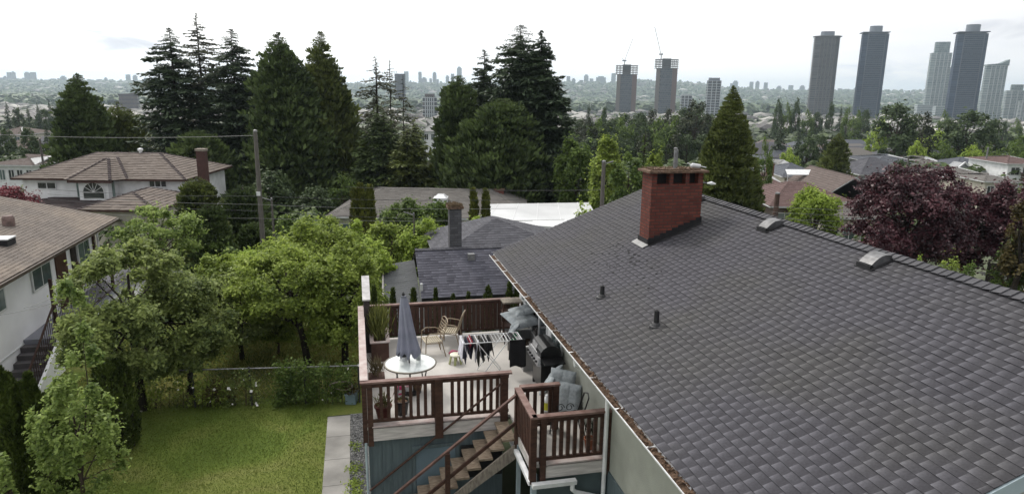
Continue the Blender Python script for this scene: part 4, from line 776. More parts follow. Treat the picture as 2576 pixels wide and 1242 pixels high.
# arborvitae and dark shrub
G2 = 'arborvitae before the white house'
def CS(label, u, v0, vt, wpx, n, lmn, seed, y=None, **k):
    b = at_z(u, v0, 0) if y is None else Vector(gp(u, y, vt)); k.setdefault('fl', .1)
    return column_shrub(k.pop('name', 'arborvitae'), label, (b.x, b.y, b.z), at_y(u, vt, b.y).z-b.z, wm(wpx, b.y)/2, n, LM[lmn], seed, **k)
CS('tall dark arborvitae at the left edge before the white house', 44, 1290, 922, 128, 22000, 'arb', 1, group=G2, stems=2)
CS('tall arborvitae close to the right of the leftmost one', 98, 1290, 950, 108, 17000, 'arb', 2, group=G2, stems=2)
CS('shorter arborvitae behind the slender young tree', 150, 1240, 985, 96, 12000, 'arb', 3, group=G2, stems=2)
CS('wide dark evergreen shrub in the shade at the left end of the lawn', 292, 1130, 905, 125, 15000, 'arb', 4, name='evergreen_shrub', stems=3, top=.4)
# dark conifers left of the tall pole
CF('tall dark cypress beside the chimney of the tile roofed house', 492, 448, 140, 38, 20533, 'yew', 20, style='cedar', p=.35, fl=0.29, irr=.25, low=.01, tops=2, dens=2.2)
CF('wide dark cedar with drooping sprays in front of the tall cypress', 525, 515, 130, 34, 15600, 'cedar', 21, style='cedar', p=.4, fl=0.29, irr=.3, low=.01, dens=2.2)
CF('dark bushy evergreen left of the tall utility pole', 610, 468, 150, 42, 13000, 'cedar', 22, style='cedar', p=.35, fl=0.36, irr=.35, low=.01, tops=3, dens=2.2)
CF('dark evergreen below the tall utility pole', 640, 560, 110, 36, 7800, 'cedar', 23, style='cedar', p=.35, fl=0.29, irr=.3, low=.01, dens=2.2)
BL('mixed green shrubbery tree right of the tall utility pole', 735, 540, 120, 40, 7000, 'mid', .17, 33, crown0=.05)
CS('golden green cypress, left half of the pair before the long grey roof', 898, 0, 466, 34, 4500, 'cypress', 5, y=41, name='cypress', fl=.22, top=.3, stems=2)
CS('golden green cypress, right half of the pair before the long grey roof', 922, 0, 470, 36, 4500, 'cypress', 6, y=41, name='cypress', fl=.22, top=.3, stems=2)
CS('small golden cypress left of the brick chimney of the long grey roof', 1197, 0, 478, 30, 3800, 'cypress', 7, y=42, name='cypress', fl=.22, top=.3, stems=2)
CS('small golden cypress touching the white carport roof', 1218, 0, 480, 28, 3800, 'cypress', 8, y=42, name='cypress', fl=.22, top=.3, stems=2)
# hedge tops behind the far railing
for i, (u, vt, w_, d) in enumerate(((940, 722, 26, 'leftmost, by the privacy screen'), (988, 728, 24, 'just left of the parasol'), (1040, 728, 34, 'just right of the parasol'), (1096, 728, 20, 'above the slatted chairs'), (1140, 744, 22, 'the lowest, right of the chairs'), (1178, 738, 18, 'the thinnest, right of the lowest'), (1228, 722, 46, 'the widest, in the right half'), (1282, 712, 30, 'left of the house wall'), (1300, 716, 24, 'touching the house eave'))):
    CS('small arborvitae top showing over the rear deck railing, '+d, u, 0, vt, w_, 2600, 'arb', 20+i, y=19.55+i*.12, group='young arborvitae behind the rear railing', fl=.09)
# ------------------------------------------------------------------ ground
def gnode(name):
    m = bpy.data.materials.new(name); m.use_nodes = True; return m, m.node_tree, m.node_tree.links, m.node_tree.nodes['Principled BSDF']
def noise(nt, L, src, sc, det=6, dist=0):
    n = nd(nt, 'ShaderNodeTexNoise'); n.inputs['Scale'].default_value = sc; n.inputs['Detail'].default_value = det; n.inputs['Distortion'].default_value = dist; L.new(src, n.inputs[0]); return n.outputs['Fac']
def ramp(nt, L, src, stops, interp='LINEAR'):
    c = nd(nt, 'ShaderNodeValToRGB'); c.color_ramp.interpolation = interp
    while len(c.color_ramp.elements) < len(stops): c.color_ramp.elements.new(.5)
    for e, (p, col) in zip(c.color_ramp.elements, stops): e.position = p; e.color = list(col)+[1]
    L.new(src, c.inputs[0]); return c.outputs[0]
def mixc(nt, L, f, a, b):
    m = nd(nt, 'ShaderNodeMix', data_type='RGBA'); L.new(f, m.inputs[0]) if not isinstance(f, float) else setattr(m.inputs[0], 'default_value', f)
    for s, i in ((a, 6), (b, 7)):
        if isinstance(s, tuple): m.inputs[i].default_value = list(s)+[1]
        else: L.new(s, m.inputs[i])
    return m.outputs[2]
m, nt, L, b = gnode('suburban_ground'); tc = nd(nt, 'ShaderNodeTexCoord'); P = tc.outputs['Object']
base = ramp(nt, L, noise(nt, L, P, .02, 10), [(.35, (.035, .055, .022)), (.5, (.060, .085, .032)), (.62, (.10, .11, .06)), (.7, (.16, .155, .14))])
fine = ramp(nt, L, noise(nt, L, P, .35, 8), [(.4, (.035, .045, .02)), (.6, (.13, .13, .09))])
L.new(mixc(nt, L, .45, base, fine), b.inputs['Base Color']); b.inputs['Roughness'].default_value = .95
ys = [-300, -120, -60, -30, -10]+[i*4.0 for i in range(0, 30)]+[120*1.062**i for i in range(1, 73)]; ys = [y for y in ys if y < 9000]+[9000]; NX = 140; V = []; F = []
for y in ys:
    for i in range(NX+1):
        a = -1.7+3.4*i/NX; x = a*(max(y, 0)+70); V.append((x, y, ground(x, y)-.012))
for j in range(len(ys)-1):
    for i in range(NX): q = j*(NX+1)+i; F.append((q, q+1, q+NX+2, q+NX+1))
g_ = MB(); g_.v = V; g_.f = F; gr_ = g_.build('ground', m, smooth=True); gr_['kind'] = 'structure'
# lawn
m, nt, L, b = gnode('mown_lawn'); tc = nd(nt, 'ShaderNodeTexCoord'); P = tc.outputs['Object']
big = ramp(nt, L, noise(nt, L, P, .42, 6, .8), [(.3, (.050, .090, .014)), (.45, (.085, .135, .022)), (.57, (.145, .170, .042)), (.72, (.22, .20, .085))])
fin_ = ramp(nt, L, noise(nt, L, P, 14, 5), [(.35, (.075, .105, .018)), (.65, (.15, .175, .036))])
col = mixc(nt, L, .4, big, fin_); L.new(col, b.inputs['Base Color']); b.inputs['Roughness'].default_value = .9; b.inputs['Specular IOR Level'].default_value = .15
bp = nd(nt, 'ShaderNodeBump'); bp.inputs['Strength'].default_value = .8; bp.inputs['Distance'].default_value = .03; L.new(noise(nt, L, P, 30, 6), bp.inputs['Height']); L.new(bp.outputs[0], b.inputs['Normal'])
def quadlot(name, pts, m, z, kind='structure'):
    c = MB(); c.add([tuple(H(t, s, z)) for t, s in pts], [tuple(range(len(pts)))]); o = c.build(name, m); o['kind'] = kind; return o
quadlot('lawn', [(-14, 4), (-1.06, 4), (-1.06, 19.1), (-.05, 19.1), (-.05, 21.8), (2.5, 30), (-10, 30), (-14, 21.8)], m, .0)
M_path = mat('concrete_path', (.27, .26, .245), .9, .28, 1.1, bump=.3, bscale=60)
po = MB()
for i in range(12):
    s_ = 18.98-i*1.22; po.add([tuple(H(t, s, z)) for t, s, z in ((-1.06, s_, -.02), (-.42, s_, -.02), (-.42, s_-1.205, -.02), (-1.06, s_-1.205, -.02), (-1.06, s_, .03), (-.42, s_, .03), (-.42, s_-1.205, .03), (-1.06, s_-1.205, .03))], [(0, 3, 2, 1), (4, 5, 6, 7), (0, 1, 5, 4), (1, 2, 6, 5), (2, 3, 7, 6), (3, 0, 4, 7)])
po.build('path', M_path)['kind'] = 'structure'
M_grv = mat('grey_gravel', (.10, .10, .10), .95, .6, 35, col2=(.26, .26, .255), thr=(.4, .6), bump=1.0, bscale=35)
quadlot('gravel_strip', [(-.415, 4), (.2, 4), (.2, 19.1), (-.415, 19.1)], M_grv, .004)
gm = MB()
for i in range(2600):
    t = rnd.uniform(-.41, .02); s = rnd.uniform(12.5, 19); r = rnd.uniform(.01, .024); p = H(t, s, .01); gm.lathe([(r, 0), (r*.8, r*.8), (0, r)], 5, p)
tag(gm.build('gravel', mat('gravel_stones', (.16, .16, .16), .9, .5, 9, island=.5)), 'loose grey gravel along the deck wall', kind='stuff')
# blades on the lawn
def blades(name, label, n, region, h, lm, wd=.02, dens=None):
    P_ = []
    while len(P_) < n:
        t = rnd.uniform(region[0], region[1]); s = region[2]+(region[3]-region[2])*rnd.random()
        P_.append(tuple(H(t, s, 0)))
    P_ = np.array(P_); D = unit(RG.normal(size=P_.shape)*.5+np.array([0, 0, 1.0])); B = unit(np.cross(D, RG.normal(size=P_.shape))); o = npmesh(name, fronds(P_, D, B, RG.uniform(.5, 1.3, n)*h, np.full(n, wd)), 4, lm); return tag(o, label, kind='stuff')
M_bl = leafmat('grass_blade', (.075, .110, .016), (.165, .205, .042), .3, clump=.55)
blades('grass', 'short mown green and straw coloured grass of the lawn', 90000, (-9.5, -1.035, 12.5, 21.2), .042, M_bl, .014)
blades('long_grass', 'longer unmown straw coloured grass beyond the wire fence', 22000, (-9, 1.5, 20.6, 27), .13, leafmat('straw_grass_blade', (.13, .14, .03), (.38, .36, .12), .35, clump=.5), .03)
wd = []
for (c_s, c_n) in ((17.1, 90), (16.0, 160), (15.3, 200), (14.8, 240), (13.9, 150)):
    for _ in range(c_n): wd.append(tuple(H(rnd.gauss(-.30, .10), rnd.gauss(c_s, .16), rnd.uniform(.01, .10))))
wd = np.array(wd); tag(npmesh('weeds', leaves(wd, unit(RG.normal(size=wd.shape)*.5+np.array([0, 0, 1.])), .06), 4, LM['fruit']), 'green weeds creeping through the gravel by the path', kind='stuff')
# concrete pad behind the white house, drive at right
M_pale = mat('pale_concrete', (.42, .41, .38), .9, .12, .6)
def qpad(name, pts, z, m):
    c = MB(); P_ = [at_z(u, v, z) for u, v in pts]; c.add(P_, [tuple(range(len(pts)))]); o = c.build(name, m); o['kind'] = 'structure'; return o
qpad('driveway', [(2455, 683), (2640, 690), (2700, 790), (2560, 730)], -.35, M_pale)
# ------------------------------------------------------------------ wire fence with climbing plants
def PL(u, v, z=0): p = at_z(u, v, z); return Vector((p.x, p.y, 0))
fa, fb_ = PL(330, 1029), PL(905, 1011)
fe = thing('wire_fence', 'low chain link garden fence with climbing plants across the end of the lawn', 'fence', fa, 0); d = fb_-fa; W = MB(); Ln = d.length; D = d.normalized()
for i in range(int(Ln/.16)):
    for sg in (1, -1):
        x0 = i*.16; x1 = x0+1.2*sg*.8
        a_, b_ = (x0, 0.05), (x1, 1.17)
        if x1 < 0: b_ = (0, .05+1.12*(x0/(.96))); 
        if x1 > Ln: b_ = (Ln, .05+1.12*((Ln-x0)/.96))
        W.beam(D*a_[0]+Vector((0, 0, a_[1])), D*b_[0]+Vector((0, 0, b_[1])), .0035, .0035)
W.build('mesh', mat('dull_wire', (.09, .09, .085), .7, .2), fe)
MB().tube([(0, 0, 1.2), tuple(d+Vector((0, 0, 1.2)))], .022, 6).build('top_rail', M_galv, fe)
for f in (0, .275, .52, .76, 1.0): MB().tube([tuple(d*f), tuple(d*f+Vector((0, 0, 1.25)))], .03, 7).build('post', mat('dark_fence_post', (.05, .05, .05), .7), fe)
def climber(name, label, f0, f1, n, lm, h=1.25, leaf=.08, fl=None):
    p0 = fa+d*((f0+f1)/2); o = thing(name, label, 'plant', p0); Cn = np.array([(rnd.uniform(f0, f1)-(f0+f1)/2, rnd.random()**.8*h, rnd.gauss(0, .12)) for _ in range(max(8, n//45))]); i = RG.integers(0, len(Cn), n); Q = Cn[i]; P_ = np.outer(Q[:, 0], np.array(d))+np.stack([Q[:, 2]*D.y, Q[:, 2]*D.x, Q[:, 1]], 1)+RG.normal(0, .10, (n, 3)); P_[:, 2] = np.abs(P_[:, 2])
    npmesh('leaves', leaves(P_, unit(RG.normal(size=P_.shape)+np.array([0, -.4, .6])), leaf), 4, lm, o)
    st_ = MB()
    for c in Cn[:16]: q = d*c[0]; st_.tube([(q.x, q.y, 0), (q.x+.05, q.y, c[1])], [.01, .004], 4)
    st_.build('stems', M_bark, o)
    if fl:
        P2 = P_[:fl]+np.array([0, -.12, .03]); npmesh('blossoms', leaves(P2, unit(RG.normal(size=P2.shape)*.3+np.array([0, -1, .6])), .075, .9), 4, mat('white_petal', (.7, .68, .66), .6, .05), o)
    return o
climber('climbing_plant', 'dense dark green climber on the wire fence near the deck', .64, .80, 3800, LM['mid'])
climber('climbing_plant', 'looser green climber on the fence between the dense climber and the deck', .80, .98, 2000, LM['mid'], fl=5)
climber('rose_bush', 'straggly white flowered rose on the middle of the wire fence', .42, .60, 600, LM['mapled'], fl=12)
climber('rose_bush', 'low yellow-green rose by the fence post nearer the big tree', .20, .40, 800, LM['fruit'], 1.0, fl=7)
climber('bush', 'reddish brown low bush between the two straggly roses', .33, .43, 350, LM['bronze'], .7)
climber('bush', 'low green growth under the big tree at the left end of the fence', .02, .20, 700, LM['fruit'], .8)
# blue tub with hoop at the deck corner
o = thing('planter_tub', 'pale blue tub at the fence corner beside the deck', 'tub', PL(885, 1012)); tub = MB().box(-.16, .16, -.16, .16, 0, .30); bevel(tub.build('body', mat('blue_grey_plastic', (.17, .24, .27), .6, .1), o), .02); MB().box(-.18, .18, -.18, .18, .302, .34).build('rim', mat('blue_grey_plastic_rim', (.22, .29, .32), .6, .1), o)
n = 300; P_ = np.array([(rnd.gauss(0, .14), rnd.gauss(0, .14), .36+abs(rnd.gauss(0, .16))) for _ in range(n)]); npmesh('plant', leaves(P_, unit(RG.normal(size=P_.shape)), .09), 4, LM['bronze'], o)
o = thing('hoop', 'pale round hoop hanging on the fence beside the blue tub', 'hoop', PL(862, 1013)+Vector((0, -.05, 0))); MB().tube([(.34*math.cos(a/12*math.pi), -.06+.05*math.sin(a/12*math.pi*2), .62+.13*math.sin(a/12*math.pi)) for a in range(25)], .018, 6).build('ring', M_string, o); MB().tube([(.34, -.06, 0), (.34, -.06, .62)], .012, 6).build('stake', M_galv, o)
o = thing('stepping_stone', 'flat pale stone slab at the shaded edge of the lawn', 'stone', PL(355, 1022)+Vector((0, -.3, 0))); sbm = MB().box(-.22, .22, -.1, .1, 0, .05); bevel(sbm.build('slab', M_conc if False else mat('pale_stone', (.35, .34, .31), .9, .15), o), .015)
o = thing('garden_arch', 'small pale bent stake arch standing among the fruit trees', 'arch', PL(552, 850)); MB().tube([(.0, 0, 0), (.02, 0, 1.3), (.1, 0, 1.55), (.2, 0, 1.6)], .02, 6).build('stake', M_string, o)
# ------------------------------------------------------------------ house builder
def brd(name, c): return mat(name, c, .85, .12, 1.5, bump=.1)
W_white, W_cream, W_grey, W_brown = brd('white_stucco', (.72, .73, .74)), brd('cream_stucco', (.50, .47, .40)), brd('grey_siding', (.28, .29, .30)), brd('brown_siding', (.13, .10, .09))
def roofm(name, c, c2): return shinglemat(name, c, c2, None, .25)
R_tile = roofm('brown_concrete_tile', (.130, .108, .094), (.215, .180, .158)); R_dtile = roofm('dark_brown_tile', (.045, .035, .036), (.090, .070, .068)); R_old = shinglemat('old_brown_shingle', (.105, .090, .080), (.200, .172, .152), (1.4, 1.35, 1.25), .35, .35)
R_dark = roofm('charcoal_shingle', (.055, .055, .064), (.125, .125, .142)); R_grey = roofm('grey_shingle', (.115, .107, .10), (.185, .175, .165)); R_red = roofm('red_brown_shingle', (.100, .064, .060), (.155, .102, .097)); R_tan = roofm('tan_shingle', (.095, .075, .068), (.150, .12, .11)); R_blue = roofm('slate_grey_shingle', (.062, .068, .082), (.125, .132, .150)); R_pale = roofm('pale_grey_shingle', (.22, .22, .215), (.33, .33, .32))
def gable(par, x0, x1, y0, y1, ze, zr, m, axis='x', hip=0.0, over=.5, rowh=.30, tab=.5, lift=.03, wallm=None, capm=None, name='roof', flat=True, fascia=None):
    """roof over a rectangle; axis = direction of the ridge; hip = inset of ridge ends"""
    X0, X1, Y0, Y1 = x0-over, x1+over, y0-over, y1+over; s = MB()
    if axis == 'x': yc = (Y0+Y1)/2; h = hip if hip >= 0 else (Y1-Y0)/2; a, b = Vector((X0+h, yc, zr)), Vector((X1-h, yc, zr)); c = [Vector((X0, Y0, ze)), Vector((X1, Y0, ze)), Vector((X1, Y1, ze)), Vector((X0, Y1, ze))]
    else: xc = (X0+X1)/2; h = hip if hip >= 0 else (X1-X0)/2; a, b = Vector((xc, Y0+h, zr)), Vector((xc, Y1-h, zr)); c = [Vector((X1, Y0, ze)), Vector((X1, Y1, ze)), Vector((X0, Y1, ze)), Vector((X0, Y0, ze))]
    # slope along c0-c1 (front) rises to a-b ; c2-c3 rises to b-a ; ends
    k = dict(course=rowh, tab=tab, lift=lift, flat=flat, seg=1)
    shingles(s, c[0], c[1], b, a, **k); shingles(s, c[2], c[3], a, b, **k)
    if h > .05: shingles(s, c[1], c[2], b, b, **k); shingles(s, c[3], c[0], a, a, **k)
    slab = MB(); n_ = (0, 0, -.12); P_ = [c[0], c[1], c[2], c[3], a, b]; Q_ = [p+Vector(n_) for p in P_]; slab.add([tuple(p+Vector((0, 0, -.01))) for p in P_]+[tuple(q) for q in Q_], [(0, 1, 5, 4), (2, 3, 4, 5), (1, 2, 5), (3, 0, 4), (6, 10, 11, 7), (8, 11, 10, 9), (7, 11, 8), (9, 10, 6), (0, 6, 7, 1), (1, 7, 8, 2), (2, 8, 9, 3), (3, 9, 6, 0)])
    o = slab.build(name, fascia or M_white, par); s.build('tiles', m, o); q = MB(); caps(q, a, b, rowh, .13, .05, lift)
    if h > .05:
        for e, f in ((c[0], a), (c[3], a), (c[1], b), (c[2], b)): caps(q, e+Vector((0, 0, .02)), f+Vector((0, 0, .02)), rowh, .13, .05, lift)
    q.build('ridge_cap', capm or m, o)
    if h <= .05 and wallm:
        g = MB()
        if axis == 'x':
            for x in (x0, x1-.1): g.prism([(x, y0, ze-.121), (x, y1, ze-.121), (x, (y0+y1)/2, zr-.35)], (.1, 0, 0))
        else:
            for y in (y0, y1-.1): g.prism([(x0, y, ze-.121), (x1, y, ze-.121), ((x0+x1)/2, y, zr-.35)], (0, .1, 0))
        g.build('gable_wall', wallm, par)
    return o
def win(par, x0, x1, y, z0, z1, n=2, fr=None, gl=None, name='window', side='front'):
    f = MB(); g = MB(); w = .06; B_ = lambda m, a, b, c, e, dd, d2: m.box(a, b, y-dd, y-d2, c, e) if side == 'front' else m.box(y+d2, y+dd, a, b, c, e)
    B_(f, x0, x1, z0, z0+w, .06, .0); B_(f, x0, x1, z1-w, z1, .05, .0); B_(f, x0, x0+w, z0+w, z1-w, .05, .0); B_(f, x1-w, x1, z0+w, z1-w, .05, .0)
    for i in range(1, n): x = x0+(x1-x0)*i/n; B_(f, x-.03, x+.03, z0+w, z1-w, .045, .0)
    B_(g, x0+w, x1-w, z0+w, z1-w, .02, .001); o = f.build(name, fr or M_white, par); g.build('pane', gl or M_glass, o); return o
# ---- white house on the left
K = 1.25
def q3(t, s, z): return (t*K, s*K, CAMZ-(CAMZ-z)*K)
wh = lotthing('house', 'white stucco house with a weathered brown shingle roof at the left edge', 'house', -14.5, 24, 0)
WT = -8.7*K; zee = q3(0, 0, 4.9)[2]; ET = -8.1*K
M_blk = mat('white_house_stucco', (.80, .80, .83), .9, .07, 1.2, bump=.2, bscale=50)
fin(MB().box(WT-8, WT, 15.5, 31.2, -.2, zee-.05), 'wall', M_blk, wh)
fin(MB().prism([(WT+.002, 15.5, 1.0), (WT+.03, 15.5, 1.0), (WT+.03, 15.5, 1.04), (WT+.002, 15.5, 1.04)], (0, 15.7, 0)), 'trim_band', M_white, wh)
rk_ = .236; RT = ET-6.2; zrr = zee+6.2*rk_
rf = MB().prism([(ET, 15, zee-.16), (RT, 15, zrr-.16), (RT-6.2, 15, zee-.16), (RT-6.2, 15, zee-.01), (RT, 15, zrr-.01), (ET, 15, zee-.01)], (0, 17.0, 0)); ro = fin(rf, 'roof', mat('dark_brown_fascia', (.05, .033, .025), .8, .3), wh)
s = MB(); shingles(s, (ET+.03, 32.03, zee), (ET+.03, 14.97, zee), (RT, 14.97, zrr), (RT, 32.03, zrr), .15, .30, .02); fin(s, 'shingle_slope', R_old, ro)
s = MB(); shingles(s, (RT-6.2, 14.97, zee), (RT-6.2, 32.03, zee), (RT, 32.03, zrr), (RT, 14.97, zrr), .2, .42, .02); fin(s, 'shingle_slope', R_old, ro)
fin(MB().box(ET+.035, ET+.11, 15, 32, zee-.12, zee-.02), 'gutter', mat('brown_gutter', (.06, .045, .035), .6, .3), wh)
t_, s_, z_ = q3(-9.92, 22.3, 0); fin(MB().lathe([(.20, -.1), (.20, .28), (.16, .36), (0, .38)], 14, (t_, s_, zee+(ET-t_)*rk_)), 'roof_vent', mat('rusty_vent', (.16, .11, .10), .7, .4, 5), ro)
t_ = -9.35*K; s_ = 20.4*K; zb = zee+(ET-t_)*rk_; fin(MB().box(t_-.35, t_+.35, s_-.3, s_+.3, zb-.1, zb+.16), 'skylight_curb', M_flash, ro); fin(MB().box(t_-.37, t_+.37, s_-.32, s_+.32, zb+.161, zb+.2), 'skylight', M_white, ro)
def wwin(s0, s1, z0, z1, n=2, gl=M_glassg): return window(wh, WT+.06, s0*K, s1*K, q3(0, 0, z0)[2], q3(0, 0, z1)[2], n, gl, fw=.07)
wwin(17.2, 18.75, 3.85, 4.46); wwin(20.25, 21.48, 3.82, 4.47); wwin(23.5, 24.5, 3.62, 4.47)
fin(MB().box(WT+.001, WT+.05, 21.85*K, 22.62*K, q3(0, 0, 2.62)[2], q3(0, 0, 4.5)[2]), 'door', mat('brown_wood_door', (.055, .02, .012), .5, .4, 4, stretch=(4, 4, .5)), wh)
fin(MB().box(WT+.001, WT+.05, 23.0*K, 23.38*K, q3(0, 0, 2.9)[2], q3(0, 0, 4.47)[2]), 'dark_shutter', M_barkd, wh)
fin(MB().box(WT+.01, WT+.09, 31.05, 31.2, -.2, zee-.16), 'corner_board', mat('brown_trim', (.06, .03, .022), .6, .2), wh); fin(MB().tube([(WT+.15, 31.3, zee-.2), (WT+.15, 31.3, 0)], .05, 8), 'downspout', M_gutterw, wh)
# porch, stairs and railing
po_ = lotthing('porch', 'raised porch with brown wrought railing and concrete stairs beside the white house', 'porch', -9.6, 27, 0)
PT = -9.86; zp = 1.15
fin(MB().box(WT+.01, PT, 24.2, 33.5, zp-.18, zp), 'floor', mat('grey_painted_concrete', (.22, .225, .26), .8, .1, 2), po_); fin(MB().box(WT+.05, PT-.06, 24.25, 33.4, -.6, zp-.181), 'base_wall', M_blk, po_)
for i in range(6):
    z = zp-(i+1)*.165; fin(MB().box(WT+.01, PT, 24.2-(i+1)*.29, 24.2-i*.29+.0, z-.17, z), 'step', mat('grey_concrete_step', (.095, .088, .092), .85, .2, 3), po_)
fin(MB().prism([(PT+.002, 24.2, zp-.0), (PT+.002, 21.9, zp-1.15), (PT+.002, 21.9, -.3), (PT+.002, 24.2, -.3)], (.1, 0, 0)), 'stair_wall', M_blk, po_)
M_br = mat('brown_painted_iron', (.045, .022, .018), .6, .2); zt_ = zp+1.12
r = fin(MB().beam((PT, 24.2, zt_), (PT, 33.4, zt_), .1, .07), 'porch_railing', mat('worn_brown_rail', (.10, .06, .045), .7, .3), po_)
bm = MB()
for i in range(70): bm.beam((PT, 24.3+i*.13, zp), (PT, 24.3+i*.13, zt_-.04), .016, .016)
bm.beam((PT, 24.2, zp+.1), (PT, 33.4, zp+.1), .03, .03); fin(bm, 'pickets', M_br, r)
sr = MB().beam((PT, 24.2, zt_), (PT, 21.9, zt_-1.44), .05, .05)
for i in range(16): f = i/16; sr.beam((PT, 24.2-2.3*f, zp-1.44*f-.05), (PT, 24.2-2.3*f, zt_-1.44*f), .016, .016)
for i in range(5): f = i/5+.05; sr.tube([(PT, 24.2-2.3*f+.12*math.cos(a*.6), zp+.45-1.44*f+.12*math.sin(a*.6)) for a in range(11)], .008, 4)
fin(sr, 'stair_railing', M_br, po_)
for s_ in (24.25, 26.6, 29.8, 33.3): fin(MB().beam((PT, s_, zp), (PT, s_, min(zee-.2, zt_+(.9 if s_ < 30 else 0))), .09, .09), 'post', M_br, po_)
# garden shed, white yard and fence behind the porch
o = thing('patio_cover', 'flat pale roof in the yard behind the white house', 'canopy', at_y(420, 760, 33)-Vector((0, 0, 0)));
c0 = [at_z(268, 752, .9), at_z(520, 744, .9), at_z(482, 706, .9), at_z(300, 704, .9)]; ob = Vector(o.location); bmm = MB(); bmm.prism([c-ob for c in c0], (0, 0, -.08)); bmm.build('roof_panel', mat('pale_membrane', (.50, .50, .50), .7, .08, .8), o)
for c in c0: q = c-ob; MB().beam(q+Vector((0, 0, -.081)), Vector((q.x, q.y, ground(c.x, c.y)-ob.z)), .1, .1).build('post', M_white, o)
o = thing('garden_shed', 'small dark shed roof behind the porch of the white house', 'shed', gp(345, 36, 640)); z0 = at_y(345, 625, 36).z-o.location.z; MB().box(-.7, .7, -.6, .6, 0, z0-.35).build('wall', W_brown, o); gable(o, -.7, .7, -.6, .6, z0-.35, z0, R_blue, over=.12, hip=.3)
# ---- house with brown tile roof
TY = 50.0
pL, pR = at_y(27, 452, TY), at_y(459, 451, TY); gz = ground(-30, TY); zc = (pL.z+pR.z)/2-gz; Wd = (pR-pL).length-1.0
th = thing('house', 'two storey white house with a brown tiled hip roof and an arched window', 'house', (pL.x+.5, TY+.5, gz), rad(2)); zrd = at_y(262, 384, TY+4.6).z-gz
MB().box(0, Wd, 0, 8.4, 0, zc-.1).build('wall', W_white, th)
ro = gable(th, 0, Wd, 0, 8.4, zc, zrd, R_tile, hip=3.9, over=.5, rowh=.3, tab=.33, lift=.045, fascia=mat('brown_fascia', (.06, .03, .025), .7, .2), capm=R_dtile)
def fx(u): return at_y(u, 470, TY).x-pL.x-.5
bx0, bx1 = fx(188), fx(284)
# projecting bay with its own hip
bay = MB().prism([(bx0, -.002, 0), (bx0+.35, -.8, 0), (bx1-.35, -.8, 0), (bx1, -.002, 0)], (0, 0, zc-.1)); bay.build('bay_wall', W_white, th)
apx = Vector(((bx0+bx1)/2, 1.8, zc+1.28)); q = MB()
shingles(q, (bx0-.2, -1.25, zc), (bx1+.1, -1.25, zc), apx+Vector((.1, -.3, .02)), apx+Vector((-.1, -.3, .02)), .3, .33, .045, flat=True); shingles(q, (bx1+.1, -1.25, zc), (bx1+.95, -.45, zc), apx+Vector((.4, .4, .05)), apx+Vector((.1, -.3, .02)), .3, .33, .045, flat=True); shingles(q, (bx0-.9, -.45, zc), (bx0-.2, -1.25, zc), apx+Vector((-.1, -.3, .02)), apx+Vector((-.4, .4, .05)), .3, .33, .045, flat=True)
q.build('bay_tiles', R_tile, ro); q = MB(); caps(q, (bx0-.2, -1.25, zc+.04), apx+Vector((-.1, -.3, .07)), .3, .11, .04, .05); caps(q, (bx1+.1, -1.25, zc+.04), apx+Vector((.1, -.3, .07)), .3, .11, .04, .05); caps(q, (bx1+.95, -.45, zc+.04), apx+Vector((.4, .4, .09)), .3, .11, .04, .05); q.build('bay_ridge_cap', R_dtile, ro)
MB().box(bx0-.2, bx1+.1, -1.22, -.81, zc-.2, zc-.02).build('bay_soffit', mat('brown_fascia', (.06, .03, .025), .7, .2), ro)
xc = (bx0+bx1)/2; aw, az0 = wm(27, TY), at_y(236, 500, TY-.3).z-gz; ar = [(xc-aw, -.83, az0)]+[(xc-aw*math.cos(math.pi*i/16), -.83, az0+.45+aw*.95*math.sin(math.pi*i/16)) for i in range(17)]+[(xc+aw, -.83, az0)]
w_ = MB().prism(ar, (0, .04, 0)).build('arched_window', M_glass, th)
fr_ = MB(); fr_.tube([(a, b-.01, c) for a, b, c in ar], .045, 5)
for a in (35, 65, 90, 115, 145): fr_.tube([(xc, -.85, az0+.45), (xc-aw*math.cos(rad(a)), -.85, az0+.45+aw*.95*math.sin(rad(a)))], .02, 4)
fr_.tube([(xc-aw, -.85, az0+.45), (xc+aw, -.85, az0+.45)], .03, 4).build('window_bars', W_white, w_)
for u0, u1, v0, v1, n in ((82, 129, 460, 478, 2), (361, 406, 457, 475, 3)): win(th, fx(u0), fx(u1), 0, at_y(u0, v1, TY).z-gz, at_y(u0, v0, TY).z-gz, n)
for x in (bx0+.16, bx1-.16):
    sg = 1 if x < xc else -1; g = MB().prism([(x-.13, -.4-.30*sg*-1*0-.12*1, az0), (x+.13, -.4-.12-.0, az0), (x+.13, -.52, az0+1.2), (x-.13, -.52, az0+1.2)], (0, .03, 0)); g.build('side_window', M_glassg, th)
cb = MB().box(fx(468), fx(490), 1.2, 1.75, 0, at_y(480, 384, TY+1).z-gz); c_ = cb.build('chimney', brickmat('brown_brick', (.10, .045, .04), (.075, .035, .032), (.08, .06, .055)), th); zt = at_y(480, 384, TY+1).z-gz
MB().box(fx(468)-.05, fx(490)+.05, 1.15, 1.8, zt+.001, zt+.18).build('chimney_cap', M_string, c_)
MB().lathe([(.12, 0), (.12, .25), (.2, .28), (.2, .45), (0, .5)], 12, (fx(277), 4.2, zrd-.12)).build('roof_vent', M_gutterw, ro)
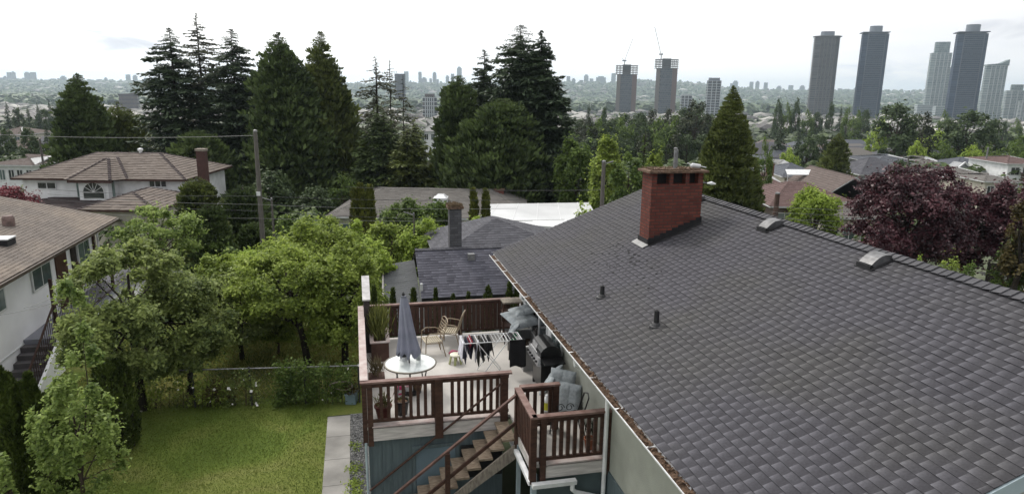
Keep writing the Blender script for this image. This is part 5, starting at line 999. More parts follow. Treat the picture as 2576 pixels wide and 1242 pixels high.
# lower roofs
zl = at_y(250, 520, TY-2.5).z-gz; zh = at_y(250, 500, TY).z-gz
s = MB(); shingles(s, (fx(20)-.5, -3.2, zl-.35), (bx1+2.2, -3.2, zl-.35), (bx1+.5, -.01, zh), (fx(120), -.01, zh), .3, .33, .045, flat=True); lo = s.build('lower_roof', R_dtile, th)
MB().box(fx(30), bx1+1, -2.6, -.81, 0, zl-.35).build('lower_wall', W_cream, th)
gx0, gx1 = fx(318), fx(470); zpk = at_y(385, 481, TY-3).z-gz; zle = at_y(385, 532, TY-6).z-gz
gable(th, gx0, gx1, -6.2, -.3, zle, zpk, R_tile, axis='y', hip=2.2, over=.4, rowh=.3, tab=.33, lift=.045, capm=R_dtile, name='porch_roof', fascia=mat('brown_fascia', (.06, .03, .025), .7, .2)); MB().box(gx0, gx1, -6.0, -.4, -.8, zle-.13).build('porch_wall', W_cream, th)
BG('red leaved maple branches between the two houses at the left edge', 30, 0, 462, 130, 40, 7000, 'red', .14, 40, crown0=.35, name='red_maple', cat='tree')
# ---- dark roofed neighbour behind the rear railing
nh = lotthing('house', 'neighbour house with dark shingle roof, grey chimney and low grey wing behind the deck', 'house', 5, 27, 0); zr, ze = 2.93, 1.62
s = MB(); shingles(s, (2.25, 24.9, ze), (10, 24.9, ze), (10, 27.5, zr), (2.25, 27.5, zr), .15, .3, .018); shingles(s, (10, 30.1, ze), (2.25, 30.1, ze), (2.25, 27.5, zr), (10, 27.5, zr), .15, .3, .018)
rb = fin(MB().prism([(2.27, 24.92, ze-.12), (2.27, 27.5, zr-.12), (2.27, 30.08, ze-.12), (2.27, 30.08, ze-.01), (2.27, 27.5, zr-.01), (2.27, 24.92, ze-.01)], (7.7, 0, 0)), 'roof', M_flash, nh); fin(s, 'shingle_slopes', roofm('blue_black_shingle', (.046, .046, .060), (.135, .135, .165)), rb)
q = MB(); caps(q, (2.25, 27.5, zr+.02), (10, 27.5, zr+.02), .18, .13, .06, .015); fin(q, 'ridge_cap', R_dark, rb)
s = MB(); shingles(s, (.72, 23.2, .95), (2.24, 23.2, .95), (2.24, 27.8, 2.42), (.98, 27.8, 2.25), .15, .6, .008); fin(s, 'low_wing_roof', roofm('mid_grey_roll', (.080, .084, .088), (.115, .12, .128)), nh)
fin(MB().beam((.70, 23.1, .92), (.96, 27.8, 2.22), .06, .09), 'wing_fascia', M_deckb, nh)
fin(MB().box(1.1, 2.24, 23.6, 27.6, -.4, .9).box(2.6, 9.5, 25.4, 29.6, -.4, ze-.12), 'wall', W_grey, nh); fin(MB().prism([(2.6, 25.4, ze-.13), (2.6, 29.6, ze-.13), (2.6, 27.5, zr-.35)], (.1, 0, 0)), 'gable_wall', M_white, nh)
c_ = fin(MB().box(3.72, 4.22, 27.65, 28.15, 1.8, 4.55), 'chimney', brickmat('grey_block', (.13, .13, .14), (.08, .08, .09), (.06, .06, .06), bh=.1, bw=.3), nh); fin(MB().box(3.64, 4.30, 27.57, 28.23, 4.551, 4.66), 'chimney_cap', M_conc, c_)
mm = MB()
for i in range(90): x = rnd.uniform(3.66, 4.28); y = rnd.uniform(27.6, 28.2); r = rnd.uniform(.03, .07)*(1.2-abs(x-3.97)*1.6); mm.lathe([(r, 0), (r*.9, r), (0, r*2.2)], 6, (x, y, 4.66))
fin(mm, 'moss', mat('orange_brown_moss', (.07, .045, .025), 1, .4, 20, col2=(.12, .09, .055)), c_)['kind'] = 'stuff'
fin(MB().box(4.35, 4.62, 26.75, 27.0, 2.5, 2.82), 'roof_vent', M_galv, rb)
fin(MB().tube([(2.3, 25.3, 1.75), (2.3, 25.3, 2.1)], .05, 8), 'vent_pipe', M_white, rb)
n2 = lotthing('house', 'hip roofed dark grey house farther behind the grey chimney', 'house', 6.4, 33, 0); g_z = -.6
for o_, f in ((0, 0),):
    s = MB(); zE, zP = 2.30, 3.48; A_, B_ = (6.3, 31.0, zP), (6.3, 31.6, zP)
    shingles(s, (3.2, 28.4, zE), (9.6, 28.4, zE), A_, A_, .17, .3, .018); shingles(s, (3.2, 34.2, zE), (3.2, 28.4, zE), A_, B_, .17, .3, .018); shingles(s, (9.6, 28.4, zE), (9.6, 34.2, zE), B_, A_, .17, .3, .018); shingles(s, (9.6, 34.2, zE), (3.2, 34.2, zE), B_, B_, .17, .3, .018)
    q_ = fin(MB().box(3.25, 9.55, 28.45, 34.15, zE-.15, zE-.01), 'roof', M_white, n2); fin(s, 'shingle_slopes', R_dark, q_); fin(MB().box(3.7, 9.2, 28.9, 33.7, -1.2, zE-.16), 'wall', W_grey, n2)
# small dark roof behind the gable end of the near house
n3 = lot('house', 'low dark roof corner just beyond the far eave of the big roof', 'house', 8.4, 25.5, ground(0, 28)); MB().box(-2.1, 2.1, -2.4, 2.4, -.5, 3.02).build('wall', W_grey, n3)
gable(n3, -2.2, 2.2, -2.5, 2.5, 3.15, 4.25, R_dark, axis='y', hip=2.2, over=.3, rowh=.16, tab=.3, lift=.015, fascia=M_white)
# ------------------------------------------------------------------ generic houses farther off
def fh(label, uL, uR, ve, vr, y, rm, wm_, depth=9, rz=0, axis='x', hip=3.5, wins=3, chim=None, over=.5, rowh=.34, group=None, base=None):
    a, b = at_y(uL, ve, y), at_y(uR, ve, y); W_ = max(2, b.x-a.x-2*over); g = ground((a.x+b.x)/2, y) if base is None else base
    ze = (a.z+b.z)/2-g; zr = at_y((uL+uR)/2, vr, y+depth/2).z-g
    o = thing('house', label, 'house', ((a.x+b.x)/2, y, g), rad(rz), group); x0, x1 = -W_/2, W_/2
    MB().box(x0, x1, 0, depth, -2, ze-.122).build('wall', wm_, o)
    tabw = .7 if y > 70 else .45
    r = gable(o, x0, x1, 0, depth, ze, zr, rm, axis=axis, hip=hip if axis == 'x' else min(hip, depth/2), over=over, rowh=rowh, tab=tabw*(1.6 if y > 120 else 1), lift=.03, wallm=wm_)
    for i in range(wins):
        c = x0+W_*(i+.5+rnd.uniform(-.15, .15))/wins; w = min(.75, W_/wins*.35); win(o, c-w, c+w, -.001, max(.6, ze-1.9), ze-.6, 2, gl=rnd.choice([M_glass, M_glassg]))
    if chim: 
        u_, vt_, m_ = chim; x = at_y(u_, vt_, y+depth*.5).x-(a.x+b.x)/2; zt = at_y(u_, vt_, y+depth*.5).z-g; c = MB().box(x-.4, x+.4, depth*.5-.3, depth*.5+.3, ze-.2, zt).build('chimney', m_, o); MB().box(x-.47, x+.47, depth*.5-.37, depth*.5+.37, zt+.001, zt+.1).build('chimney_cap', M_conc, c)
    return o
BR = brickmat('red_brick_far', (.22, .07, .05), (.16, .05, .04), (.16, .10, .09))
lr = fh('long low house with a grey shingled hip roof behind the orchard', 822, 1330, 545, 474, 51, R_grey, W_cream, depth=15, hip=3.2, wins=5, chim=(1256, 478, BR), rowh=.25)
for k, (u, v) in enumerate(((1107, 500),)):
    p = at_y(u, 500, 54); z = p.z-lr.location.z; x = p.x-lr.location.x; sk = MB().box(x-.55, x+.55, 2.9, 4.2, z-.35, z+.05).build('skylight_curb', M_white, lr); MB().add([(x-.5, 2.95, z+.051), (x+.5, 2.95, z+.051), (x+.5, 4.15, z+.051), (x-.5, 4.15, z+.051), (x-.25, 3.3, z+.3), (x+.25, 3.3, z+.3), (x+.25, 3.8, z+.3), (x-.25, 3.8, z+.3)], [(4, 5, 6, 7), (0, 1, 5, 4), (1, 2, 6, 5), (2, 3, 7, 6), (3, 0, 4, 7)]).build('dome', mat('white_acrylic_dome', (.75, .76, .78), .2, .05, spec=.7), sk)
fh('house with small twin tan gable peaks behind the long grey roof', 1120, 1320, 490, 466, 66, R_tan, W_cream, depth=8, hip=4, wins=3)
p0 = at_z(1236, 570, 1.0)
o = thing('carport', 'flat white roofed carport in front of the conifer clump', 'carport', (p0.x+3, 42, ground(p0.x, 42)))
z_ = .55; c0 = [at_z(1236, 552, z_), at_z(1500, 600, z_), at_z(1478, 510, z_), at_z(1236, 514, z_)]; ob = Vector(o.location); c0 = [at_z(1200, 556, z_), at_z(1520, 580, z_), at_z(1482, 509, z_), at_z(1232, 513, z_)]
mm = MB(); mm.prism([c-ob for c in c0], (0, 0, -.15)); mm.build('roof', mat('white_roof_membrane', (.52, .53, .54), .6, .12, .35, detail=8), o)
for i in range(5): a = c0[0].lerp(c0[1], (i+.4)/5)-ob; b_ = c0[3].lerp(c0[2], (i+.4)/5)-ob; MB().beam(a+Vector((0, 0, .012)), b_+Vector((0, 0, .012)), .06, .02).build('seam', M_white, o)
for c in c0: q = c.lerp((c0[0]+c0[2])/2, .05)-ob; MB().beam(q+Vector((0, 0, -.16)), Vector((q.x, q.y, ground(c.x, c.y)-ob.z)), .12, .12).build('post', M_white, o)
fh('house with reddish brown hip roof and brown walls behind the bright round tree', 1932, 2178, 518, 458, 55, R_red, W_brown, depth=9, hip=3.4, wins=4, rowh=.25)
fh('low grey shingled wing between the round bright tree and the purple maple', 2060, 2230, 545, 508, 50, R_grey, W_cream, depth=5, hip=1.5, wins=3, rowh=.25)
fh('brown roofed house with white trimmed gables left of the purple maple', 2070, 2215, 492, 430, 76, R_tan, W_brown, depth=11, hip=0, axis='y', wins=2)
fh('slate grey hip roofed house with a white awning', 1965, 2078, 444, 410, 88, R_blue, W_cream, depth=9, hip=3, wins=3)
o = thing('awning', 'long white awning below the slate grey roof', 'awning', at_y(2030, 440, 85)); MB().prism([(-2.6, -.4, 0), (2.6, -.4, 0), (2.4, .9, .5), (-2.4, .9, .5)], (0, 0, .07)).build('canopy', M_white, o)
for x in (-2.5, 2.5): MB().beam((x, -.35, -.0), (x, -.35, ground(0, 85)-o.location.z), .08, .08).build('post', M_white, o)
fh('pale grey hip roofed house behind the slate grey one', 1925, 2030, 432, 402, 100, R_pale, W_grey, depth=10, hip=4.5, wins=3)
fh('red roofed house with a red brick chimney left of the slate grey house', 1925, 1968, 468, 436, 80, R_red, W_brown, depth=7, hip=2, wins=1, chim=(1938, 414, BR))
fh('dark roofed house with a small front gable behind the purple maple top', 2160, 2300, 440, 396, 108, R_dark, W_grey, depth=10, hip=4, wins=4)
fh('slate grey hip roofed house with a pale vent above the purple maple', 2195, 2330, 410, 388, 130, R_blue, W_grey, depth=12, hip=6, wins=4)
fh('low grey roofed house between the round lime tree and the purple maple', 2300, 2400, 418, 392, 128, R_grey, W_white, depth=11, hip=5, wins=4)
fh('long slate roofed house with white trimmed gable, right of the purple maple top', 2395, 2560, 432, 396, 122, R_blue, W_white, depth=12, hip=5, wins=5)
fh('grey hip roofed house with cream walls showing over the right purple tree', 2390, 2520, 448, 420, 92, R_grey, W_cream, depth=10, hip=4, wins=4)
fh('white walled house with brown roof at the right edge above the bronze tree', 2530, 2640, 412, 392, 112, R_red, W_white, depth=10, hip=4, wins=3)
fh('lower grey roofed wing behind the two purple trees', 2470, 2570, 456, 436, 84, R_grey, W_cream, depth=7, hip=3, wins=3)
fh('small grey hip roofed house at the left edge beyond the tile roof', -40, 92, 414, 388, 82, R_tan, W_white, depth=11, hip=5, wins=5)
fh('house with brown roof at the left edge among dark trees', -30, 60, 338, 318, 175, R_tan, W_cream, depth=12, hip=5, wins=3)
fh('grey roofed house low behind the ragged firs', 520, 600, 470, 440, 78, R_blue, W_white, depth=8, hip=3, wins=2)
fh('small white walled house peeping between the conifer wall and the right clump', 1062, 1100, 330, 300, 150, R_pale, W_white, depth=9, hip=3, wins=2)
# white framed gable dormers on the far houses
for (u, v, y, lab) in ((2425, 420, 118, 'white framed gable dormer over the right purple tree'), (2515, 420, 118, 'white framed gable dormer farther right along the slate roof')):
    p = at_y(u, v, y); o = thing('gable_dormer', lab, 'dormer', (p.x, y, ground(p.x, y))); hz = p.z-o.location.z; MB().prism([(-1.4, 0, 0), (1.4, 0, 0), (1.4, 0, hz-.6), (0, 0, hz+.7), (-1.4, 0, hz-.6)], (0, 3, 0)).build('wall', W_grey, o); MB().beam((-1.7, -.1, hz-.8), (0, -.1, hz+.8), .25, .2).beam((1.7, -.1, hz-.8), (0, -.1, hz+.8), .25, .2).build('bargeboard', M_white, o)
# ------------------------------------------------------------------ tree prototypes for the middle distance
PT_ = {}
def mt(kind, label, u, vt, wpx, y, group=None):
    base = gp(u, y, vt); h = max(2.0, hgt(u, vt, y)); w = wm(wpx, y)/2
    if kind not in PT_:
        if kind == 'dk': o = broadleaf('tree', label, base, 10, 4, 4, .5, 3800, LM['dkleaf'], crown0=.06, clumps=34, cr=.3, seed=50, trunk=.25)
        elif kind == 'md': o = broadleaf('tree', label, base, 10, 4, 4, .5, 3800, LM['mid'], crown0=.06, clumps=30, cr=.3, seed=51, trunk=.25)
        elif kind == 'lm': o = broadleaf('tree', label, base, 10, 4, 4, .5, 3800, LM['lime'], crown0=.06, clumps=34, cr=.28, seed=52, trunk=.25)
        elif kind == 'cf': o = conifer('conifer', label, base, 10, 4, 3600, LM['fir'], 53, p=.8, fl=.75, irr=.35, low=.02)
        elif kind == 'pp': o = broadleaf('poplar', label, base, 10, 4, 4, .55, 3400, LM['dkleaf'], crown0=.02, clumps=40, cr=.3, seed=54, trunk=.2)
        elif kind == 'gy': o = broadleaf('tree', label, base, 10, 4, 4, .5, 3600, leafmat('grey_brown_leaf', (.020, .026, .014), (.070, .085, .040), .2, clump=.4), crown0=.04, clumps=36, cr=.28, seed=55, trunk=.25)
        o.scale = (w/4, w/4, h/10); PT_[kind] = o
        if group: o['group'] = group
        return o
    return dup(PT_[kind], base, rnd.uniform(0, 6.28), label, group, (w/4, w/4*rnd.uniform(.8, 1.1), h/10)) if group else dupn(PT_[kind], base, label, (w/4, w/4, h/10))
def dupn(p, base, label, sc):
    o = dup(p, base, rnd.uniform(0, 6.28), label, None, sc)
    if 'group' in o.keys(): del o['group']
    return o
mt('dk', 'tall dark grey-green tree in front of the second dark tower from the left', 2265, 262, 118, 150)
mt('gy', 'greyish green tree leaning against the tall dark grey-green tree', 2322, 288, 90, 158)
mt('dk', 'large dark evergreen mass below the tallest dark tower', 2440, 280, 130, 150)
mt('dk', 'dark evergreen right of the largest evergreen mass', 2500, 300, 80, 155)
mt('lm', 'bright green ball shaped tree among grey roofs below the dark tree', 2312, 354, 54, 135)
mt('md', 'green rounded tree right of the bright ball shaped one', 2378, 360, 62, 138)
mt('lm', 'yellow-green wide tree behind the rounded pair below the big evergreens', 2375, 330, 96, 165)
mt('lm', 'yellow-green tree left of the tall dark grey-green tree', 2215, 300, 66, 185)
mt('lm', 'light green row tree below the large evergreen mass', 2445, 364, 66, 136)
mt('md', 'light green row tree between the evergreens and the right edge', 2500, 366, 60, 138)
mt('md', 'green tree at the right edge below the pale towers', 2556, 340, 84, 145)
mt('md', 'dark green tree filling the right edge above the roofs', 2560, 365, 60, 128)
mt('dk', 'small dark green bush tree before the dark gabled roof', 2268, 402, 52, 92)
mt('dk', 'dark broad tree behind the pyramid cedar, left of the yellow-green bush', 2035, 345, 66, 135)
mt('dk', 'dark broad tree left of the small pyramid cedar', 2072, 340, 60, 140)
mt('lm', 'yellow-green bush before the dark broad trees', 1992, 372, 56, 118)
mt('cf', 'dark slim conifer left of the dark broad trees', 2012, 310, 44, 150)
mt('cf', 'very dark tall conifer right of the pyramid cedar', 1968, 282, 56, 165)
mt('md', 'green tree directly behind the right side of the pyramid cedar', 1930, 352, 46, 70)
mt('pp', 'slim poplar, left of the pair right of the pyramid cedar', 1960, 252, 26, 330)
mt('pp', 'slim poplar standing apart right of the first one', 2008, 250, 24, 335)
mt('pp', 'slim tall poplar in front of the leftmost dark tower', 2092, 258, 22, 330)
mt('cf', 'pointed conifer between the poplar and the second dark tower', 2118, 264, 26, 330)
for i, (u, v, w) in enumerate(((1985, 262, 30), (2035, 278, 36), (2060, 282, 34), (2135, 272, 30), (2155, 278, 44), (2178, 276, 40), (2380, 280, 34), (2560, 300, 34), (2530, 304, 28))):
    mt(('md', 'md', 'dk')[i % 3], 'dark tree in the loose belt at the feet of the right hand towers', u, v, w, 310+rnd.uniform(-20, 30), 'dark trees at the feet of the towers')
# forest belt
for i in range(30):
    row = i//10; u = 1462+(i % 10)*36+rnd.uniform(-8, 8)+row*7; v = (268, 290, 330)[row]+rnd.uniform(-4, 12)+(18 if u < 1560 and row == 0 else 0)+(0 if 1620 < u < 1780 else 10); y = (215, 180, 140)[row]
    mt(rnd.choice(('dk', 'dk', 'gy', 'md')), 'dark broadleaf tree in the wooded belt below the two towers under construction', u, v, rnd.uniform(56, 84), y, 'trees of the wooded belt')
mt('cf', 'dark rounded tree at the left end of the wooded belt', 1482, 258, 40, 260); mt('dk', 'dark oval tree before the first tower under construction', 1520, 270, 26, 255)
mt('gy', 'brownish grey tall tree at the top right of the wooded belt', 1755, 258, 96, 175)
# dark trees at the left
for i, (u, v, w, k) in enumerate(((14, 254, 40, 'cf'), (42, 272, 40, 'dk'), (68, 268, 34, 'cf'), (92, 258, 30, 'cf'), (122, 252, 34, 'cf'), (105, 275, 50, 'dk'), (150, 270, 34, 'dk'))):
    mt(k, 'dark tree in the far row at the left edge behind the brown roof', u, v, w, 260+rnd.uniform(-15, 15), 'far dark tree row at the left edge')
mt('dk', 'dark tree at the left edge above the small grey house', 10, 325, 60, 130); mt('dk', 'dark green tree left of the leftmost cedar', 70, 322, 60, 118); mt('cf', 'slim dark conifer between the left edge trees and the leftmost cedar', 112, 300, 40, 120); mt('md', 'mid green tree right of the leftmost cedar', 250, 262, 44, 110)
mt('md', 'green tree seen low through the ragged firs', 575, 420, 90, 80); mt('dk', 'dark undergrowth tree behind the tall utility pole', 680, 430, 140, 58); mt('dk', 'dark undergrowth tree behind the orchard, left of the long grey roof', 790, 470, 120, 56); mt('md', 'shaded tree between the dense cedar and the long grey roof', 860, 440, 100, 60)
mt('md', 'shaded green tree in front of the left firs, right of the tile roof', 555, 400, 70, 62)
# ------------------------------------------------------------------ rows of houses on the slope, beyond a few hundred metres
RMs = [R_dark, R_blue, R_dark, R_grey, R_blue, R_tan]; WMs = [W_white, W_cream, W_grey, W_white]
def simple_house(i, x, y, w, h, label, group, rz):
    o = thing('house', label, 'house', (x, y, ground(x, y)), rz, group); d = w*.7; r = RMs[i % 6]
    MB().box(-w/2, w/2, -d/2, d/2, -2, h).build('wall', WMs[i % 4], o); s = MB(); s.uv = []; e = .5; hh = h+w*.18; A, B_, C_, D_ = (-w/2-e, -d/2-e, h), (w/2+e, -d/2-e, h), (w/2+e, d/2+e, h), (-w/2-e, d/2+e, h); R1, R2 = (-w*.22, 0, hh), (w*.22, 0, hh)
    s.add([A, B_, C_, D_, R1, R2], [(0, 1, 5, 4), (2, 3, 4, 5), (1, 2, 5), (3, 0, 4), (3, 2, 1, 0)]); s.uv = [(.5, .5)]*18; s.build('roof', r, o)
    for k in range(3): xx = (-.33+.33*k)*w; MB().box(xx-.7, xx+.7, -d/2-.06, -d/2-.001, h-1.9, h-.6).build('window', M_glass, o)
k = 0
for y in (165, 190, 215, 245, 275):
    for u in range(1900, 2600, 34):
        if rnd.random() < .22: continue
        p = at_y(u+rnd.uniform(-8, 8), 400, y); simple_house(k, p.x, y+rnd.uniform(-6, 6), rnd.uniform(9, 14), rnd.uniform(2.8, 5), 'small house in the dense rows on the slope right of the wooded belt', 'houses in rows on the right hand slope', rnd.uniform(-.4, .4)); k += 1
for y in (170, 215):
    for u in range(-20, 360, 44):
        p = at_y(u, 400, y); simple_house(k, p.x, y+rnd.uniform(-8, 8), rnd.uniform(10, 13), rnd.uniform(3, 5), 'small house among dark trees on the left hand slope', 'houses on the left hand slope', rnd.uniform(-.4, .4)); k += 1
for (u, y, w, h, lab) in ((1498, 235, 34, 4, 'long low pale building at the left end of the wooded belt'), (1560, 330, 40, 5, 'low pale hall with a green lawn before the first tower under construction')):
    p = at_y(u, 300, y); simple_house(4, p.x, y, w, h, lab, None, .1)
# scattered trees and houses on the far hillside: uncountable
def scatter_blobs(name, label, n, y0, y1, lm, r0, r1, nf=14, q=1.1):
    ang = RG.uniform(-.86, .86, n); yy = y0*(y1/y0)**RG.random(n); x = ang*yy; z = np.array([ground(a, b) for a, b in zip(x, yy)]); r = RG.uniform(r0, r1, n)
    C = np.repeat(np.stack([x, yy, z], 1), nf, 0); R_ = np.repeat(r, nf)[:, None]; d = unit(RG.normal(size=(n*nf, 3))); d[:, 2] = np.abs(d[:, 2]); P_ = C+d*R_*np.array([.7, .7, 1.1])+np.array([0, 0, 1])*R_*.3
    N = unit(d+RG.normal(size=d.shape)*.3+np.array([0, -.2, .4])); s_ = np.repeat(r, nf)*q; T = unit(np.cross(N, RG.normal(size=N.shape))); B_ = np.cross(N, T); s_ = s_[:, None]
    V = np.empty((n*nf, 4, 3)); V[:, 0] = P_-T*s_*.5; V[:, 1] = P_+B_*s_*.4; V[:, 2] = P_+T*s_*.5; V[:, 3] = P_-B_*s_*.4
    return tag(npmesh(name, V.reshape(-1, 3), 4, lm), label, kind='stuff')
FARL = leafmat('far_woodland_leaf', (.022, .038, .022), (.105, .150, .065), 0, clump=.012)
scatter_blobs('far_woodland', 'trees covering the valley and the hillside below the skyline', 16000, 1400, 5100, FARL, 9, 17)
scatter_blobs('valley_trees', 'trees between the houses of the lower slope', 3600, 300, 1400, leafmat('valley_leaf', (.014, .024, .012), (.075, .105, .036), 0, clump=.03), 4, 8, 40, .55)
scatter_blobs('hillside_hedges', 'garden greenery between the nearer houses of the slope', 1300, 110, 300, leafmat('garden_green_leaf', (.014, .026, .010), (.08, .12, .03), .2, clump=.08), 1.6, 3.6, 70, .38)
scatter_blobs('garden_hedges', 'low hedges and shrubs between the nearest houses', 420, 42, 112, leafmat('hedge_leaf', (.022, .042, .012), (.13, .19, .05), .3, clump=.2), .7, 1.7, 90, .30)
hb = MB(); hb2 = MB()
for i in range(2600):
    y = 420*(5000/420)**rnd.random(); a = rnd.uniform(-.84, .84); x = a*y; z = ground(x, y); w = rnd.uniform(6, 13)*(1+.9*(y > 1500)); d = w*.8; h = rnd.uniform(4, 9)*(1+.8*(y > 1500)); q = hb if rnd.random() < .6 else hb2
    q.add([(x-w, y-d, z-5), (x+w, y-d, z-5), (x+w, y+d, z-5), (x-w, y+d, z-5), (x-w, y-d, z+h), (x+w, y-d, z+h), (x+w, y+d, z+h), (x-w, y+d, z+h), (x, y-d*.4, z+h*1.4), (x, y+d*.4, z+h*1.4)], [(0, 1, 5, 4), (1, 2, 6, 5), (2, 3, 7, 6), (3, 0, 4, 7), (4, 5, 8), (5, 6, 9, 8), (6, 7, 9), (7, 4, 8, 9)])
tag(hb.build('far_houses', mat('far_pale_walls', (.30, .29, .27), .9, .3, .01, island=.45)), 'pale houses dotted over the far slopes', kind='stuff'); tag(hb2.build('far_rooftops', mat('far_grey_roofs', (.16, .15, .15), .9, .3, .01, island=.5)), 'grey roofed houses dotted over the far slopes', kind='stuff')
# ------------------------------------------------------------------ towers
def tw(name, label, u0, u1, vt, y, gm, sm, floors, crown=None, depth=None, shape='octa', ub=None, slab=.35, slabw=.5, fins=0, group=None, parts=True):
    uc = (u0+u1)/2; p = at_y(uc, vt, y); w = wm(u1-u0, y)*.9; g = ground(p.x, y); h = p.z-g; o = thing(name, label, 'tower', (p.x, y, g), math.atan2(-p.x, y)*.6, group); d = depth or w*.8; x = w/2; c = w*.2 if shape == 'octa' else .01
    poly = [(-x+c, -d/2), (x-c, -d/2), (x, -d/2+c), (x, d/2-c), (x-c, d/2), (-x+c, d/2), (-x, d/2-c), (-x, -d/2+c)]
    MB().prism([(a, b, -10) for a, b in poly], (0, 0, h+10)).build('glazing', gm, o); s = MB(); k = 1+slabw*2/w
    for i in range(1, floors+1):
        z = h*i/(floors+.2); s.prism([(a*k, b*k, z-slab/2) for a, b in poly[:4]]+[(x*k, d/2, z-slab/2), (-x*k, d/2, z-slab/2), (-x*k, b if False else -d/2*k+c, z-slab/2)], (0, 0, slab))
    if slabw < .2:
        s = MB()
        for i in range(1, floors+1):
            z = h*i/(floors+.2); s.box(-x*.62, x*.62, -d/2-.6, -d/2-.01, z-slab*.5, z+slab*.5)
        for xx in (-x*.66, x*.66): s.box(xx-.5, xx+.5, -d/2-.9, -d/2-.01, 0, h)
    if floors: s.build('floor_bands', sm, o)
    if fins:
        f = MB()
        for i in range(fins): xx = -x+c+(w-2*c)*i/(fins-1); f.box(xx-.5, xx+.5, -d/2-slabw-.15, -d/2-.001, 0, h)
        f.build('vertical_fins', sm, o)
    if crown:
        cw, chh, cm, typ = crown
        if typ == 'box': MB().prism([(a*cw, b*cw, h+.01) for a, b in poly], (0, 0, chh)).build('crown', cm, o)
        if typ == 'hat': MB().prism([(a*cw, b*cw, h+.01) for a, b in poly], (0, 0, chh)).build('crown', cm, o); MB().prism([(a*1.16, b*1.16, h+chh*.12) for a, b in poly], (0, 0, chh*.14)).build('roof_canopy', sm, o)
        if typ == 'round': MB().lathe([(x*cw, 0), (x*cw, chh), (0, chh+.2)], 24, (0, 0, h+.01)).build('crown', cm, o); MB().box(-x*1.12, x*.98, -d/2*1.05, d/2, h+chh*.10, h+chh*.2).build('roof_canopy', sm, o)
        if typ == 'slant': MB().prism([(-x, -d/2, h), (x, -d/2, h), (x, -d/2, h+chh), (x*.2, -d/2, h+chh*.35), (-x, -d/2, h+chh*.2)], (0, d, 0)).build('crown', cm, o)
    return o
GL1 = brickmat('dark_blue_tower_glazing', (.012, .022, .048), (.030, .048, .085), (.07, .09, .13), bw=2.6, bh=3.6, ms=.22); GL2 = brickmat('pale_green_tower_glazing', (.10, .14, .15), (.19, .235, .24), (.30, .33, .34), bw=3.0, bh=3.4, ms=.3); GL3 = brickmat('grey_tower_glazing', (.028, .038, .050), (.075, .085, .10), (.15, .145, .145), bw=2.8, bh=3.5, ms=.3)
SB1 = mat('pale_tower_slab', (.085, .098, .125), .7, .1); SB2 = mat('white_tower_slab', (.40, .43, .45), .7, .1); SB3 = mat('brown_grey_slab', (.12, .11, .108), .8, .15); CRN = mat('tower_crown_metal', (.17, .19, .22), .5, .2)
tw('tower', 'leftmost tall grey tower with a flat canopy top among the right hand towers', 2051, 2111, 96, 1180, GL3, SB3, 46, (.55, 10, CRN, 'hat'), slab=.7, slabw=.7, fins=5)
tw('tower', 'tall dark blue tower with a round drum on top, second from the left', 2171, 2234, 86, 1150, GL1, SB1, 48, (.5, 12, CRN, 'round'), slab=.9, slabw=.15)
tw('tower', 'tallest dark blue tower with a drum and side canopy on top, near the right edge', 2411, 2481, 86, 1050, GL1, SB1, 48, (.48, 13, CRN, 'round'), slab=.9, slabw=.15)
tw('tower', 'pale green glass tower with a rounded stepped top left of the tallest tower', 2344, 2392, 134, 1350, GL2, SB2, 40, (.72, 20, GL2, 'box'), slab=.5, slabw=.3, fins=4)
tw('tower', 'narrow pale green tower half hidden behind the tallest tower', 2380, 2404, 170, 1450, GL2, SB2, 34, None, slab=.6, slabw=.3)
tw('tower', 'pale tower with a slanted roof right of the tallest tower', 2482, 2531, 166, 1200, GL2, SB2, 34, (1, 10, GL2, 'slant'), slab=.5, slabw=.4, fins=4)
tw('tower', 'pale stepped tower cut by the right edge', 2534, 2580, 228, 1100, GL2, SB2, 22, (.6, 9, GL2, 'box'), slab=.6, slabw=.5, fins=3); tw('tower', 'low pale tower at the very right edge', 2566, 2590, 255, 1050, GL2, SB2, 18, None, slab=.6, fins=3)
tw('building', 'long low pale podium block left of the tallest tower', 2306, 2350, 264, 1300, GL2, SB2, 9, None, slab=1.2, slabw=.4, shape='box')
tw('building', 'small low pale block between the podium block and the tallest tower', 2352, 2400, 268, 1250, GL2, SB2, 8, None, slab=1.0, slabw=.4, shape='box')
